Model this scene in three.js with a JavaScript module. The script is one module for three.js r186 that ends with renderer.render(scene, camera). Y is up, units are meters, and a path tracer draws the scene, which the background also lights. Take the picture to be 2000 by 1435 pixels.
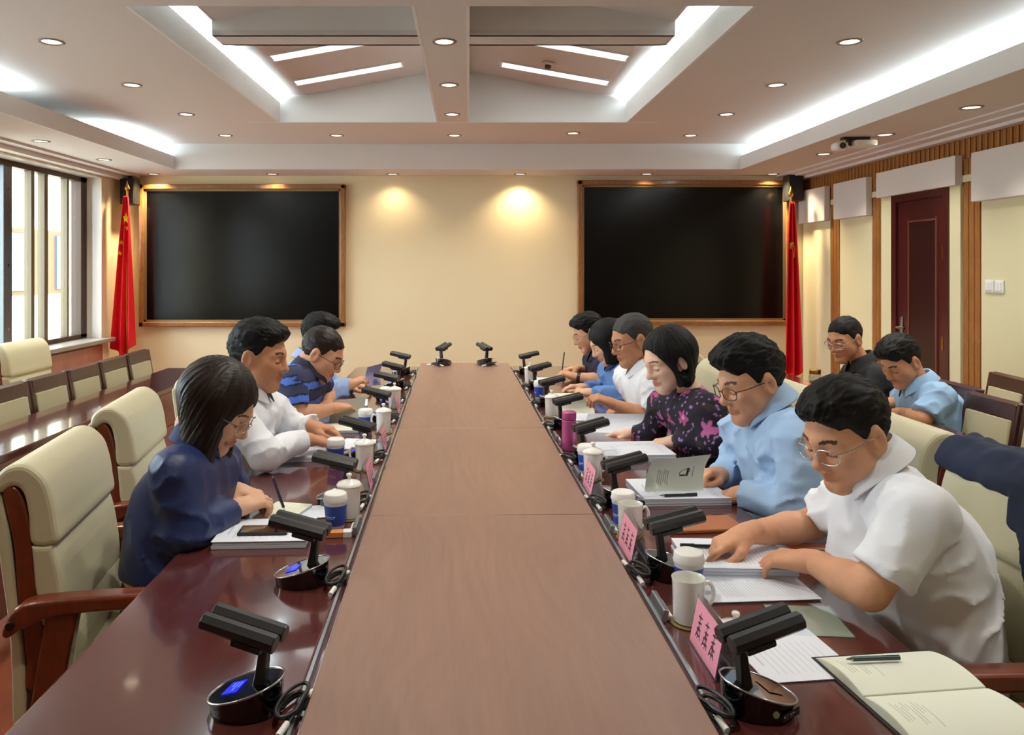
import * as THREE from 'three';
import { RoundedBoxGeometry } from 'three/addons/geometries/RoundedBoxGeometry.js';
import { mergeGeometries } from 'three/addons/utils/BufferGeometryUtils.js';
import { RectAreaLightUniformsLib } from 'three/addons/lights/RectAreaLightUniformsLib.js';
import { createNoise2D, createNoise3D } from 'simplex-noise';

// ---------------------------------------------------------------- camera, sky, exposure
RectAreaLightUniformsLib.init();
const scene = new THREE.Scene();
const renderer = new THREE.WebGLRenderer({ antialias: true });
renderer.toneMapping = THREE.LinearToneMapping;
renderer.toneMappingExposure = 1.12;
renderer.shadowMap.enabled = true;
const EYE = 1.54;
const camera = new THREE.PerspectiveCamera(2 * Math.atan(717.5 / 1500) * 180 / Math.PI, 2000 / 1435, 0.05, 200);
camera.position.set(0, EYE, 0);
camera.setViewOffset(2000, 1435, 85, 197.5, 2000, 1435);   // a level camera with a shifted lens
scene.add(camera);
scene.background = new THREE.Color(0.92, 0.97, 1.0);
scene.backgroundIntensity = 11;                            // overcast daylight outside the windows
const SPOT = 4.2, WALLSPOT = 3.2, COVE = 56;

// ---------------------------------------------------------------- helpers
let seedState = 7;
const rnd = () => { seedState = (seedState * 1664525 + 1013904223) >>> 0; return seedState / 4294967296; };
const n3 = createNoise3D(rnd), n2 = createNoise2D(rnd);
const V = (x, y, z) => new THREE.Vector3(x, y, z);
const TURN = Math.atan(0.02);                               // the tables stand a degree askew in the room
const taken = new Set();
function numbered(name) { let n = name, k = 1; while (taken.has(n)) n = name + '_' + String(k++).padStart(3, '0'); taken.add(n); return n; }
function tag(o, label, category, group) { o.userData = { label, category }; if (group) o.userData.group = group; return o; }
// a thing's Group; 'table' frame turns it with the tables. depth counts away from the camera
function thing(name, label, category, { x = 0, y = 0, d = 0, turn = 0, tilt = null, table = false, group } = {}) {
  const o = new THREE.Group(); o.name = numbered(name); scene.add(o); seat(o, { x, y, d, turn, table });
  return tag(o, label, category, group);
}
function seat(o, { x = 0, y = 0, d = 0, turn = 0, table = false }) {
  const p = V(x, y, -d); if (table) p.applyAxisAngle(V(0, 1, 0), TURN);
  o.position.copy(p); o.rotation.y = turn + (table ? TURN : 0); return o;
}
function mesh(name, geo, mat, parent) {
  const g = Array.isArray(geo) ? merge(geo) : geo;
  const m = new THREE.Mesh(g, mat); m.name = parent === scene ? numbered(name) : name; m.castShadow = m.receiveShadow = true; parent.add(m); return m;
}
function merge(list) {
  const out = list.map((g) => { let q = g.index ? g.toNonIndexed() : g; for (const k of Object.keys(q.attributes)) if (!['position', 'normal', 'uv'].includes(k)) q.deleteAttribute(k); if (!q.attributes.uv) q.setAttribute('uv', new THREE.BufferAttribute(new Float32Array(q.attributes.position.count * 2), 2)); return q; });
  return out.length === 1 ? out[0] : mergeGeometries(out);
}
function struct(name, geo, mat) { const m = mesh(name, geo, mat, scene); m.userData = { kind: 'structure' }; return m; }
function copyOf(o, at, label, group) { const c = o.clone(); c.name = numbered(o.name.replace(/_\d{3}$/, '')); scene.add(c); seat(c, at); c.userData = { ...o.userData, label }; if (group) c.userData.group = group; return c; }
// texture coordinates in metres from the face directions
function uvm(geo, s = 1, rot = false) {
  const g = geo.index ? geo.toNonIndexed() : geo; const p = g.attributes.position, n = g.attributes.normal, uv = new Float32Array(p.count * 2);
  for (let i = 0; i < p.count; i += 3) {
    let ax = 0, ay = 0, az = 0; for (let k = 0; k < 3; k++) { ax += n.getX(i + k); ay += n.getY(i + k); az += n.getZ(i + k); } ax = Math.abs(ax); ay = Math.abs(ay); az = Math.abs(az);
    for (let k = 0; k < 3; k++) { const x = p.getX(i + k), y = p.getY(i + k), z = p.getZ(i + k); let u, v; if (ax >= ay && ax >= az) { u = z; v = y; } else if (ay >= az) { u = x; v = z; } else { u = x; v = y; } if (rot) [u, v] = [v, u]; uv[2 * (i + k)] = u * s; uv[2 * (i + k) + 1] = v * s; }
  }
  g.setAttribute('uv', new THREE.BufferAttribute(uv, 2)); return g;
}
function bx(w, h, d, x = 0, y = 0, z = 0, r = 0) { const g = r ? new RoundedBoxGeometry(w, h, d, 2, r) : new THREE.BoxGeometry(w, h, d); g.translate(x, y, z); return uvm(g); }
function span(x0, x1, y0, y1, d0, d1, r = 0) { return bx(Math.abs(x1 - x0), Math.abs(y1 - y0), Math.abs(d1 - d0), (x0 + x1) / 2, (y0 + y1) / 2, -(d0 + d1) / 2, r); }
function rod(a, b, r0, r1 = r0, seg = 16) { const dir = b.clone().sub(a), g = new THREE.CylinderGeometry(r1, r0, dir.length(), seg); g.applyQuaternion(new THREE.Quaternion().setFromUnitVectors(V(0, 1, 0), dir.clone().normalize())); g.translate((a.x + b.x) / 2, (a.y + b.y) / 2, (a.z + b.z) / 2); return g; }
function tube(pts, r, seg = 40, rs = 8, closed = false) { return new THREE.TubeGeometry(new THREE.CatmullRomCurve3(pts, closed), seg, r, rs, closed); }
function lathe(pts, seg = 32) { return new THREE.LatheGeometry(pts.map(([r, y]) => new THREE.Vector2(Math.max(r, 1e-4), y)), seg); }
// side profile in (z, y), extruded along x with width w, bevelled
function prof(pts, w, bevel = 0.006, smooth = true) {
  const s = new THREE.Shape(); const v = pts.map(([z, y]) => new THREE.Vector2(z, y));
  if (smooth) { const c = new THREE.CatmullRomCurve3(v.map((q) => V(q.x, q.y, 0)), true, 'catmullrom', 0.5).getPoints(pts.length * 6); s.setFromPoints(c.map((q) => new THREE.Vector2(q.x, q.y))); } else s.setFromPoints(v);
  const g = new THREE.ExtrudeGeometry(s, { depth: w - 2 * bevel, bevelEnabled: bevel > 0, bevelThickness: bevel, bevelSize: bevel, bevelOffset: -bevel, bevelSegments: 3, steps: 1 });
  g.translate(0, 0, -(w - 2 * bevel) / 2); g.rotateY(-Math.PI / 2); return uvm(g);   // shape x -> +z
}

// ---------------------------------------------------------------- textures and materials
function dataTex(n, f, srgb = true) {
  const d = new Uint8Array(n * n * 4);
  for (let j = 0; j < n; j++) for (let i = 0; i < n; i++) { const c = f(i / n, j / n); for (let k = 0; k < 3; k++) d[(j * n + i) * 4 + k] = Math.max(0, Math.min(255, Array.isArray(c) ? c[k] : c)); d[(j * n + i) * 4 + 3] = 255; }
  const t = new THREE.DataTexture(d, n, n); t.magFilter = THREE.LinearFilter; t.minFilter = THREE.LinearMipmapLinearFilter; t.wrapS = t.wrapT = THREE.RepeatWrapping; if (srgb) t.colorSpace = THREE.SRGBColorSpace; t.needsUpdate = true; return t;
}
// seamless noise on a torus-like blend
function tile(f, u, v) { const a = u, b = v; return f(a, b) * (1 - a) * (1 - b) + f(a - 1, b) * a * (1 - b) + f(a, b - 1) * (1 - a) * b + f(a - 1, b - 1) * a * b; }
function woodTex(c0, c1, along = 3, across = 40, n = 512) {
  return dataTex(n, (u, v) => {
    const g = tile((a, b) => { const w = n2(a * 3, b * along) * 0.6; return 0.5 + 0.32 * n2(a * across + w * 3, b * along) + 0.22 * n2(a * across * 3.1, b * along * 3) + 0.2 * n2(a * 5, b * 1.2); }, u, v);
    const t = Math.max(0, Math.min(1, g)); return [0, 1, 2].map((k) => c0[k] + (c1[k] - c0[k]) * t);
  });
}
const canvasTex = (w, h, draw) => { const c = document.createElement('canvas'); c.width = w; c.height = h; const g = c.getContext('2d'); draw(g, w, h); const t = new THREE.CanvasTexture(c); t.colorSpace = THREE.SRGBColorSpace; return t; };
const std = (o) => new THREE.MeshStandardMaterial(o), phys = (o) => new THREE.MeshPhysicalMaterial(o);
const rep = (t, a, b = a) => { const c = t.clone(); c.repeat.set(a, b); c.needsUpdate = true; return c; };
const grainBump = dataTex(256, (u, v) => 128 + 60 * tile((a, b) => n2(a * 40, b * 40) * 0.6 + n2(a * 90, b * 90) * 0.4, u, v), false);
const clothBump = dataTex(256, (u, v) => 128 + 40 * Math.sin(u * Math.PI * 2 * 64) + 40 * Math.sin(v * Math.PI * 2 * 64), false);
const tTable = woodTex([72, 34, 34], [98, 50, 46], 2, 30), tPanel = woodTex([130, 96, 80], [148, 111, 93], 1.5, 26), tChair = woodTex([92, 36, 18], [140, 62, 30], 3, 16), tDark = woodTex([50, 22, 20], [78, 36, 30], 3, 16);
const tFloor = woodTex([120, 58, 36], [150, 78, 48], 2, 14), tSlat = woodTex([132, 84, 34], [176, 118, 58], 3, 18), tDoor = woodTex([66, 18, 18], [86, 28, 26], 3, 24), tGold = woodTex([120, 78, 38], [160, 110, 56], 3, 16), tFront = woodTex([112, 72, 64], [140, 94, 84], 2, 24);
const M = {
  table: phys({ map: tTable, roughness: 0.16, clearcoat: 0.8, clearcoatRoughness: 0.06 }),
  panel: phys({ map: tPanel, roughness: 0.42, clearcoat: 0.25, clearcoatRoughness: 0.3 }),
  front: phys({ map: tFront, roughness: 0.3, clearcoat: 0.4, clearcoatRoughness: 0.15 }),
  chairWood: phys({ map: tChair, roughness: 0.3, clearcoat: 0.5, clearcoatRoughness: 0.15 }),
  darkWood: phys({ map: tDark, roughness: 0.32, clearcoat: 0.4, clearcoatRoughness: 0.2 }),
  leather: phys({ color: '#d5cfae', roughness: 0.46, bumpMap: grainBump, bumpScale: 0.0006, clearcoat: 0.12, clearcoatRoughness: 0.4 }),
  fabric: std({ color: '#cfc6a2', roughness: 0.85, bumpMap: clothBump, bumpScale: 0.0006 }),
  floor: phys({ map: tFloor, roughness: 0.28, clearcoat: 0.4, clearcoatRoughness: 0.15 }),
  slat: std({ map: tSlat, roughness: 0.5 }), door: phys({ map: tDoor, roughness: 0.35, clearcoat: 0.4, clearcoatRoughness: 0.2 }), gold: phys({ map: tGold, roughness: 0.32, clearcoat: 0.3 }),
  redwood: phys({ map: woodTex([160, 92, 74], [186, 120, 98], 3, 20), roughness: 0.25, clearcoat: 0.5, clearcoatRoughness: 0.1 }),
  ceiling: std({ color: '#d8d2cf', roughness: 0.9, bumpMap: grainBump, bumpScale: 0.0004 }),
  white: std({ color: '#e4e2e0', roughness: 0.8 }),
  wall: std({ color: '#e6d8b2', roughness: 0.78, bumpMap: grainBump, bumpScale: 0.0008 }),
  wallR: std({ color: '#ded8b0', roughness: 0.8, bumpMap: grainBump, bumpScale: 0.0006 }),
  reveal: phys({ color: '#f0ebe2', roughness: 0.25, clearcoat: 0.4 }),
  acoustic: std({ color: '#e2ded8', roughness: 0.85 }),
  black: phys({ color: '#17181a', roughness: 0.42, clearcoat: 0.2 }), blackGloss: phys({ color: '#08080a', roughness: 0.12, clearcoat: 1, clearcoatRoughness: 0.04 }),
  screen: phys({ color: '#040405', roughness: 0.22, specularIntensity: 0.6 }),
  chrome: std({ color: '#c8ccd0', roughness: 0.2, metalness: 1 }), alu: std({ color: '#b4bcc2', roughness: 0.32, metalness: 0.9 }), brass: std({ color: '#c8a050', roughness: 0.3, metalness: 1 }),
  bronze: std({ color: '#4a3a30', roughness: 0.4, metalness: 0.6 }),
  glass: phys({ color: '#f4fbff', transmission: 1, thickness: 0, roughness: 0.02, ior: 1.5 }), acrylic: phys({ color: '#f2f6fa', transmission: 1, thickness: 0, roughness: 0.05, ior: 1.49 }),
  ceramic: phys({ color: '#f1f0ea', roughness: 0.18, clearcoat: 0.8, clearcoatRoughness: 0.05 }), paper: std({ color: '#eef1f6', roughness: 0.85, side: THREE.DoubleSide }),
  plastic: phys({ color: '#ecece8', roughness: 0.4 }),
};
for (const k of ['leather', 'fabric']) { M[k].bumpMap = rep(M[k].bumpMap, 6); }
M.ceiling.bumpMap = M.wall.bumpMap = M.wallR.bumpMap = rep(grainBump, 3);

// ---------------------------------------------------------------- the room
const XL = -3.78, XR = 3.68, DW = 8.4, DN = -1.6;            // side walls, end wall, wall behind the camera
const LOW = 2.53, HIGH = 2.79;                               // perimeter soffit and inner ceiling
struct('floor', span(XL - 0.4, XR + 0.2, -0.1, 0, DN, DW + 0.2), M.floor);
struct('wall_back', span(XL - 0.4, XR + 0.2, 0, 3.4, DW, DW + 0.2), M.wall);
struct('wall_front', span(XL - 0.4, XR + 0.2, 0, 3.4, DN - 0.2, DN), M.wall);
struct('wall_right', span(XR, XR + 0.2, 0, 3.4, DN, DW), M.wallR);
// left wall with a long window opening
const WX = -3.98, W0 = 5.8, W1 = 7.92, WB = 0.82, WT = 2.46;
struct('wall_left', [span(XL - 0.4, XL, 0, WB - 0.04, DN, DW), span(XL - 0.4, XL, WT, 3.4, DN, DW), span(XL - 0.4, XL, WB - 0.04, WT, W1, DW), span(XL - 0.4, XL, WB - 0.04, WT, 4.3, W0), span(XL - 0.4, XL, WB - 0.04, WT, DN, 2.0)], M.wall);
struct('trim_1', [span(WX, XL + 0.001, WB - 0.04, WT, W1 - 0.012, W1), span(WX, XL + 0.001, WT - 0.012, WT, W0, W1)], M.reveal);
struct('trim_2', span(WX - 0.02, XL + 0.1, WB - 0.06, WB - 0.015, W0, W1 + 0.1, 0.01), std({ color: '#8f8a86', roughness: 0.3 }));
// window: dark frame, sliding sashes, panes
{
  const w = thing('window_1', 'dark framed sliding windows', 'window', {}); w.name = 'window_1'; w.userData = { kind: 'structure' };
  mesh('window_frame', [span(WX - 0.05, WX + 0.05, WT - 0.06, WT, W0, W1 - 0.012), span(WX - 0.05, WX + 0.05, WB - 0.02, WB + 0.03, W0, W1 - 0.012), span(WX - 0.05, WX + 0.05, WB, WT, W1 - 0.13, W1 - 0.012)], M.bronze, w);
  let prev = W1 - 0.13;
  const sashMat = std({ color: '#6b5d45', roughness: 0.45, metalness: 0.3 }), grey = std({ color: '#6a6e70', roughness: 0.4, metalness: 0.5 });
  for (const [c, t, m] of [[7.57, 0.035, sashMat], [7.18, 0.06, sashMat], [6.96, 0.05, sashMat], [6.58, 0.12, grey]]) {
    mesh('window_mullion', span(WX - 0.035, WX + 0.035, WB, WT - 0.05, c - t / 2, c + t / 2, 0.004), m, w);
    mesh('window_pane', span(WX - 0.003, WX + 0.003, WB, WT - 0.05, c + t / 2, prev), M.glass, w); prev = c - t / 2;
    if (t > 0.1) for (const y of [1.0, 1.55, 2.2]) mesh('screw', rod(V(WX + 0.034, y, -c), V(WX + 0.04, y, -c), 0.012), M.chrome, w);
  }
  mesh('window_pane', span(WX - 0.003, WX + 0.003, WB, WT - 0.05, W0, prev), M.glass, w);
}
{
  const w = thing('window_2', 'second window', 'window', {}); w.name = 'window_2'; w.userData = { kind: 'structure' };
  mesh('window_frame', [span(WX - 0.05, WX + 0.05, WT - 0.06, WT, 2, 4.3), span(WX - 0.05, WX + 0.05, WB - 0.02, WB + 0.03, 2, 4.3), span(WX - 0.05, WX + 0.05, WB, WT, 2, 2.08), span(WX - 0.05, WX + 0.05, WB, WT, 4.22, 4.3), span(WX - 0.04, WX + 0.04, WB, WT, 3.11, 3.19)], M.bronze, w);
  mesh('window_pane', span(WX - 0.003, WX + 0.003, WB, WT - 0.05, 2.08, 3.11), M.glass, w); mesh('window_pane', span(WX - 0.003, WX + 0.003, WB, WT - 0.05, 3.19, 4.22), M.glass, w);
}
// red wood cladding below the sill
for (let k = 0; k < 6; k++) { const c = struct('trim_' + (3 + k), span(XL, XL + 0.035, 0.08, WB - 0.08, 1.3 + k * 1.1, 2.37 + k * 1.1, 0.008), M.redwood); }
// ---- ceilings
const RX0 = -1.64, RX1 = 1.375, RD0 = 3.69, RD1 = 6.66, BX0 = -0.27, BX1 = 0.0, CL = -3.0, CR = 2.775, FD = 7.83, T = 0.06;
struct('ceiling', [
  span(XL, CL, LOW, LOW + T, DN, DW), span(CR, XR, LOW, LOW + T, DN, DW), span(CL, CR, LOW, LOW + T, FD, DW),             // perimeter soffit
  span(-3.5, RX0, HIGH, HIGH + T, DN, FD + 0.02), span(RX1, 3.35, HIGH, HIGH + T, DN, FD + 0.02), span(RX0, RX1, HIGH, HIGH + T, RD1, FD + 0.02), span(RX0, RX1, HIGH, HIGH + T, DN, RD0), span(BX0, BX1, HIGH, HIGH + T, RD0, RD1),   // inner ceiling and its centre beam
  span(XL - 0.2, XR + 0.2, 3.4, 3.5, DN - 0.2, DW + 0.2)], M.ceiling);
struct('trim_9', [span(CL - 0.008, CL + 0.006, LOW - 0.002, LOW + 0.13, DN, FD), span(CR - 0.006, CR + 0.008, LOW - 0.002, LOW + 0.13, DN, FD), span(CL - 0.008, CR + 0.008, LOW - 0.002, HIGH - 0.001, FD - 0.008, FD + 0.01)], M.white);   // fascias
struct('trim_10', [span(-3.5, -3.47, LOW + T, HIGH, DN, FD), span(3.32, 3.35, LOW + T, HIGH, DN, FD), span(-3.5, CL, LOW + T, HIGH, FD, FD + 0.03), span(CR, 3.35, LOW + T, HIGH, FD, FD + 0.03)], M.white);   // backs of the light coves
// the recessed centre: two pitched bays each side of the beam
const EL = -1.39, ER = 1.12, SL = 0.178, Ya = EYE + 1.488, Yb = EYE + 1.33, CB0 = 4.16, CB1 = 4.35;
{
  const tilt = Math.atan(SL);
  const slab = (x0, y0, x1, y1, d0, d1) => { const s = new THREE.Shape([[x0, y0], [x1, y1], [x1, y1 + 0.05], [x0, y0 + 0.05]].map((p) => new THREE.Vector2(...p))); const g = new THREE.ExtrudeGeometry(s, { depth: d1 - d0, bevelEnabled: false }); g.translate(0, 0, -d1); return uvm(g); };
  const roof = [], beams = [], faces = [];
  for (const [e, r, s] of [[EL, BX0, 1], [ER, BX1, -1]]) {
    const y = (x, b) => b + SL * Math.abs(x - e);
    roof.push(slab(Math.min(e, r), e < r ? Ya : y(r, Ya), Math.max(e, r), e < r ? y(r, Ya) : Ya, CB1, RD1));
    roof.push(slab(Math.min(e, r), e < r ? Yb : y(r, Yb), Math.max(e, r), e < r ? y(r, Yb) : Yb, RD0, CB0));
    beams.push(span(e, r, HIGH, HIGH + 0.03, CB0, CB1));
    faces.push(span(e, r, HIGH, 3.4, CB0, CB0 + 0.02), span(e, r, HIGH, 3.4, CB1 - 0.02, CB1));
    roof.push(span(e, e - s * 0.56, Ya, Ya + 0.05, CB1, RD1), span(e, e - s * 0.56, Ya, Ya + 0.05, RD0, CB0)); faces.push(span(e, e + s * 0.012, Yb, Ya + 0.05, RD0, CB0)); roof.push(span(e, e - s * 0.56, Ya, Ya + 0.05, CB0, CB1));
  }
  struct('ceiling_001', [...roof, ...beams], M.ceiling).name = 'ceiling_001';
  struct('trim_11', [...faces,
    span(RX0 - 0.28, RX1 + 0.28, HIGH - 0.002, 3.4, RD1 - 0.006, RD1 + 0.02), span(RX0, RX1, HIGH + T, 3.4, RD0 - 0.02, RD0), span(RX0 - 0.012, RX0 + 0.006, HIGH - 0.002, 2.96, RD0, RD1), span(RX1 - 0.006, RX1 + 0.012, HIGH - 0.002, 2.96, RD0, RD1), span(BX0 - 0.006, BX0 + 0.012, HIGH - 0.001, 3.4, RD0, RD1), span(BX1 - 0.012, BX1 + 0.006, HIGH - 0.001, 3.4, RD0, RD1),
    span(RX0 - 0.3, RX0 - 0.28, 2.85, 3.4, RD0, RD1), span(RX1 + 0.28, RX1 + 0.3, 2.85, 3.4, RD0, RD1)], M.white);
}
// crown moulding on the side walls
struct('trim_12', [span(XR - 0.32, XR, LOW - 0.012, LOW, DN, DW - 0.02, 0), span(XR - 0.21, XR, LOW - 0.026, LOW - 0.012, DN, DW - 0.02), span(XR - 0.1, XR, LOW - 0.05, LOW - 0.026, DN, DW - 0.02)], M.white);
struct('trim_13', [span(XL, XL + 0.2, LOW - 0.02, LOW, DN, DW - 0.02), span(XL, XL + 0.1, LOW - 0.06, LOW - 0.02, DN, DW - 0.02)], M.ceiling);
// ---- cove tubes: glowing tube and a light of its size above it
const tubeMat = std({ color: '#ffffff', emissive: new THREE.Color(0.86, 0.98, 1.0), emissiveIntensity: 3 });
function coveLight(name, label, x, y, d0, d1, group, power = COVE, lean = 0, across = false) {
  const t = thing(name, label, 'light', { x: across ? (d0 + d1) / 2 : x, y, d: across ? x : (d0 + d1) / 2, group }), L = Math.abs(d1 - d0);
  const g = new THREE.CylinderGeometry(0.014, 0.014, L - 0.04, 12); across ? g.rotateZ(Math.PI / 2) : g.rotateX(Math.PI / 2); mesh('tube', g, tubeMat, t);
  mesh('batten', across ? bx(L, 0.02, 0.04, 0, -0.025, 0) : bx(0.04, 0.02, L, 0, -0.025, 0), M.white, t);
  const r = new THREE.RectAreaLight(new THREE.Color(0.74, 0.95, 1.0), power, across ? L - 0.04 : 0.05, across ? 0.05 : L - 0.04);
  r.position.set(0, 0.02, 0); r.lookAt(r.position.clone().add(V(lean, 1, 0))); if (!across) { r.up.set(0, 0, 1); r.lookAt(V(lean, 1.02, 0)); }
  t.add(r); return t;
}
for (let k = 0; k < 5; k++) coveLight('cove_light', ['far end tube', 'second tube from the end wall', 'third tube from the end wall', 'fourth tube from the end wall', 'tube above the doorway side'][k] + ' in the bright right ceiling cove', 3.02, 2.62, 1.0 + (4 - k) * 1.34, 2.3 + (4 - k) * 1.34, 'tubes in the right cove');
[[6.65, 7.75, 'bright tube in the left cove next to the end wall'], [4.05, 5.35, 'bright tube in the left cove at the picture edge'], [2.7, 4.0, 'tube in the left cove beside the camera'], [1.35, 2.65, 'tube in the left cove nearest the camera']].forEach(([a, b, l]) => coveLight('cove_light', l, -3.22, 2.62, a, b, 'tubes in the left cove'));
for (const [x, s, w] of [[RX0 - 0.13, 1, 'left'], [RX1 + 0.13, -1, 'right']]) for (const [a, b, q] of [[3.75, 5.15, 'nearer'], [5.25, 6.62, 'farther']]) coveLight('cove_light', q + ' tube in the ' + w + ' trough of the centre recess', x + s * 0.06, 2.9, a, b, 'tubes in the centre recess', COVE * 2.2, s * 0.9);
// slots of light in the pitched bays
for (const d of [6.2, 5.46]) for (const [e, s] of [[EL, 1], [ER, -1]]) {
  const x = e + s * 0.42, y = Ya + SL * 0.42 - 0.006, t = thing('slot_light', (d > 6 ? 'far ' : 'near ') + (s > 0 ? 'left' : 'right') + ' strip light in the pitched recess ceiling', 'light', { x, y, d, group: 'strip lights in the recess' });
  t.rotation.z = s * Math.atan(SL);
  mesh('diffuser', bx(0.86, 0.008, 0.14), std({ color: '#ffffff', emissive: new THREE.Color(0.9, 1, 1), emissiveIntensity: 1.6 }), t);
  mesh('frame', [bx(0.89, 0.014, 0.012, 0, 0, 0.076), bx(0.89, 0.014, 0.012, 0, 0, -0.076)], M.white, t);
  const r = new THREE.RectAreaLight(new THREE.Color(0.88, 0.98, 1.0), 2.2, 0.86, 0.14); r.position.y = -0.008; r.lookAt(V(0, -5, 0)); t.add(r);
}
// ---- downlights
const lampMat = std({ color: '#fff6e6', emissive: new THREE.Color(1, 0.86, 0.62), emissiveIntensity: 4 });
const ringMat = std({ color: '#8e827a', roughness: 0.5 });
const ringG = lathe([[0.05, 0.004], [0.052, -0.006], [0.066, -0.006], [0.07, 0.0], [0.07, 0.004]], 28), discG = lathe([[0, -0.001], [0.05, -0.001], [0.05, 0.003], [0, 0.003]], 24);
function downlight(x, y, d, label, group, power = SPOT, cone = 1.0, warm = [1, 0.95, 0.85]) {
  const t = thing('downlight', label, 'light', { x, y, d, group }); mesh('ring', ringG, ringMat, t); mesh('lamp', discG, lampMat, t);
  const s = new THREE.SpotLight(new THREE.Color(...warm), power, 0, cone, 0.6, 2); s.position.set(0, -0.012, 0); s.target.position.set(0, -1, 0); s.castShadow = true; s.shadow.radius = 2.5; t.add(s, s.target); return t;
}
const ord = ['nearest', 'second', 'third', 'fourth', 'fifth', 'sixth', 'seventh'];
for (const [x, w] of [[-2.32, 'left of the centre recess'], [-0.135, 'along the centre beam'], [2.12, 'right of the centre recess']])
  [1.2, 2.23, 3.25, 4.27, 5.29, 6.31, 7.33].forEach((d, k) => downlight(x, HIGH, d, 'round ceiling downlight ' + w + ', ' + ord[k] + ' from the camera', 'downlights in the inner ceiling'));
downlight(-1.26, HIGH, 7.33, 'round downlight beyond the left half of the recess', 'downlights in the inner ceiling'); downlight(0.98, HIGH, 7.2, 'round downlight beyond the right half of the recess', 'downlights in the inner ceiling');
[4.78, 5.77, 6.76].forEach((d, k) => downlight(3.13, LOW, d, 'downlight in the right soffit by the wood wall, ' + ord[k] + ' from the camera', 'downlights in the right soffit', SPOT * 0.7));
[2.8, 3.8].forEach((d, k) => downlight(3.13, LOW, d, 'downlight in the right soffit outside the picture, ' + ord[k], 'downlights in the right soffit', SPOT * 0.7));
[5.0, 6.07, 7.12].forEach((d, k) => downlight(-3.38, LOW, d, 'downlight in the left soffit above the windows, ' + ord[k] + ' from the camera', 'downlights in the left soffit', SPOT * 0.7));
[-3.37, -2.1, -0.81, 0.555, 1.91, 3.256].forEach((x, k) => downlight(x, LOW, 8.22, ['above the left corner of the left screen', 'above the middle of the left screen', 'on the bare wall beside the left screen', 'on the bare wall beside the right screen', 'above the left half of the right screen', 'above the right corner of the right screen'][k] + ', wall washing downlight', 'downlights along the end wall', WALLSPOT * [3.6, 1.0, 0.45, 1.1, 1.0, 4][k], 1.15, [1, 0.78, 0.48]));
// smoke detector on the right slope
{ const t = thing('smoke_detector', 'small smoke detector on the sloping recess ceiling', 'detector', { x: 0.62, y: Ya + SL * 0.5 - 0.002, d: 5.95 }); t.rotation.z = -Math.atan(SL); mesh('base', lathe([[0, 0], [0.05, 0], [0.05, -0.012], [0.042, -0.02], [0, -0.02]]), M.white, t); mesh('sensor', lathe([[0, -0.02], [0.026, -0.02], [0.022, -0.045], [0, -0.047]]), std({ color: '#4a4642', roughness: 0.6 }), t); }
// ---- right wall: frieze of wood slats, wood strips, cream panels, boards, door
{
  const fz = struct('trim_14', span(XR - 0.012, XR, 2.0, LOW - 0.04, DN, DW), M.slat);
  let k = 0; const slatG = bx(0.016, LOW - 0.05 - 2.33, 0.05, 0, 0, 0, 0.003);
  for (let d = 3.2; d < 8.36; d += 0.062) { const s = mesh('slat', slatG, M.slat, fz); s.position.set(XR - 0.02, (LOW - 0.05 + 2.33) / 2, -d); k++; }
}
const strip3 = (name, d0, d1) => { const t = struct(name, span(XR - 0.014, XR, 0.1, 2.33, d0, d1), M.slat); const w = (d1 - d0) / 3; for (let i = 0; i < 3; i++) mesh('slat', span(XR - 0.03, XR - 0.013, 0.1, 2.33, d0 + i * w + 0.004, d0 + (i + 1) * w - 0.004, 0.003), M.slat, t); };
strip3('trim_15', 7.56, 7.74); strip3('trim_16', 6.76, 6.94); strip3('trim_17', 5.48, 5.67); strip3('trim_18', 4.2, 4.38);
const wallPanel = (name, d0, d1) => struct(name, span(XR - 0.03, XR, 0.12, 2.14, d0, d1, 0.006), M.wallR);
wallPanel('trim_19', 7.75, 8.38); wallPanel('trim_20', 6.95, 7.55); wallPanel('trim_21', 4.39, 5.47); wallPanel('trim_22', 3.0, 4.19);
const boardLabel = ['pale acoustic board high on the right wall in the far corner behind the flag', 'small pale acoustic board high on the right wall between two wood strips', 'long pale acoustic board above the dark red door', 'large pale acoustic board high on the right wall at the picture edge'];
[[7.75, 8.36, 2.0, 2.35], [6.94, 7.56, 2.0, 2.35], [5.67, 6.77, 2.14, 2.36], [4.38, 5.49, 2.0, 2.35]].forEach(([d0, d1, y0, y1], k) => tag(mesh('acoustic_board', span(XR - 0.09, XR - 0.03, y0, y1, d0, d1, 0.006), M.acoustic, scene), boardLabel[k], 'wall board', 'boards on the right wall'));
struct('trim_23', [span(XR - 0.032, XR, 2.16, 2.21, 7.56, 7.74), span(XR - 0.034, XR, 2.16, 2.21, 6.76, 6.95), span(XR - 0.034, XR, 2.16, 2.21, 5.48, 5.67)], M.wallR);
struct('trim_24', [span(XR - 0.05, XR, 0, 2.14, 6.58, 6.76, 0.006), span(XR - 0.05, XR, 0, 2.14, 5.67, 5.8, 0.006)], M.wallR);
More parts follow.
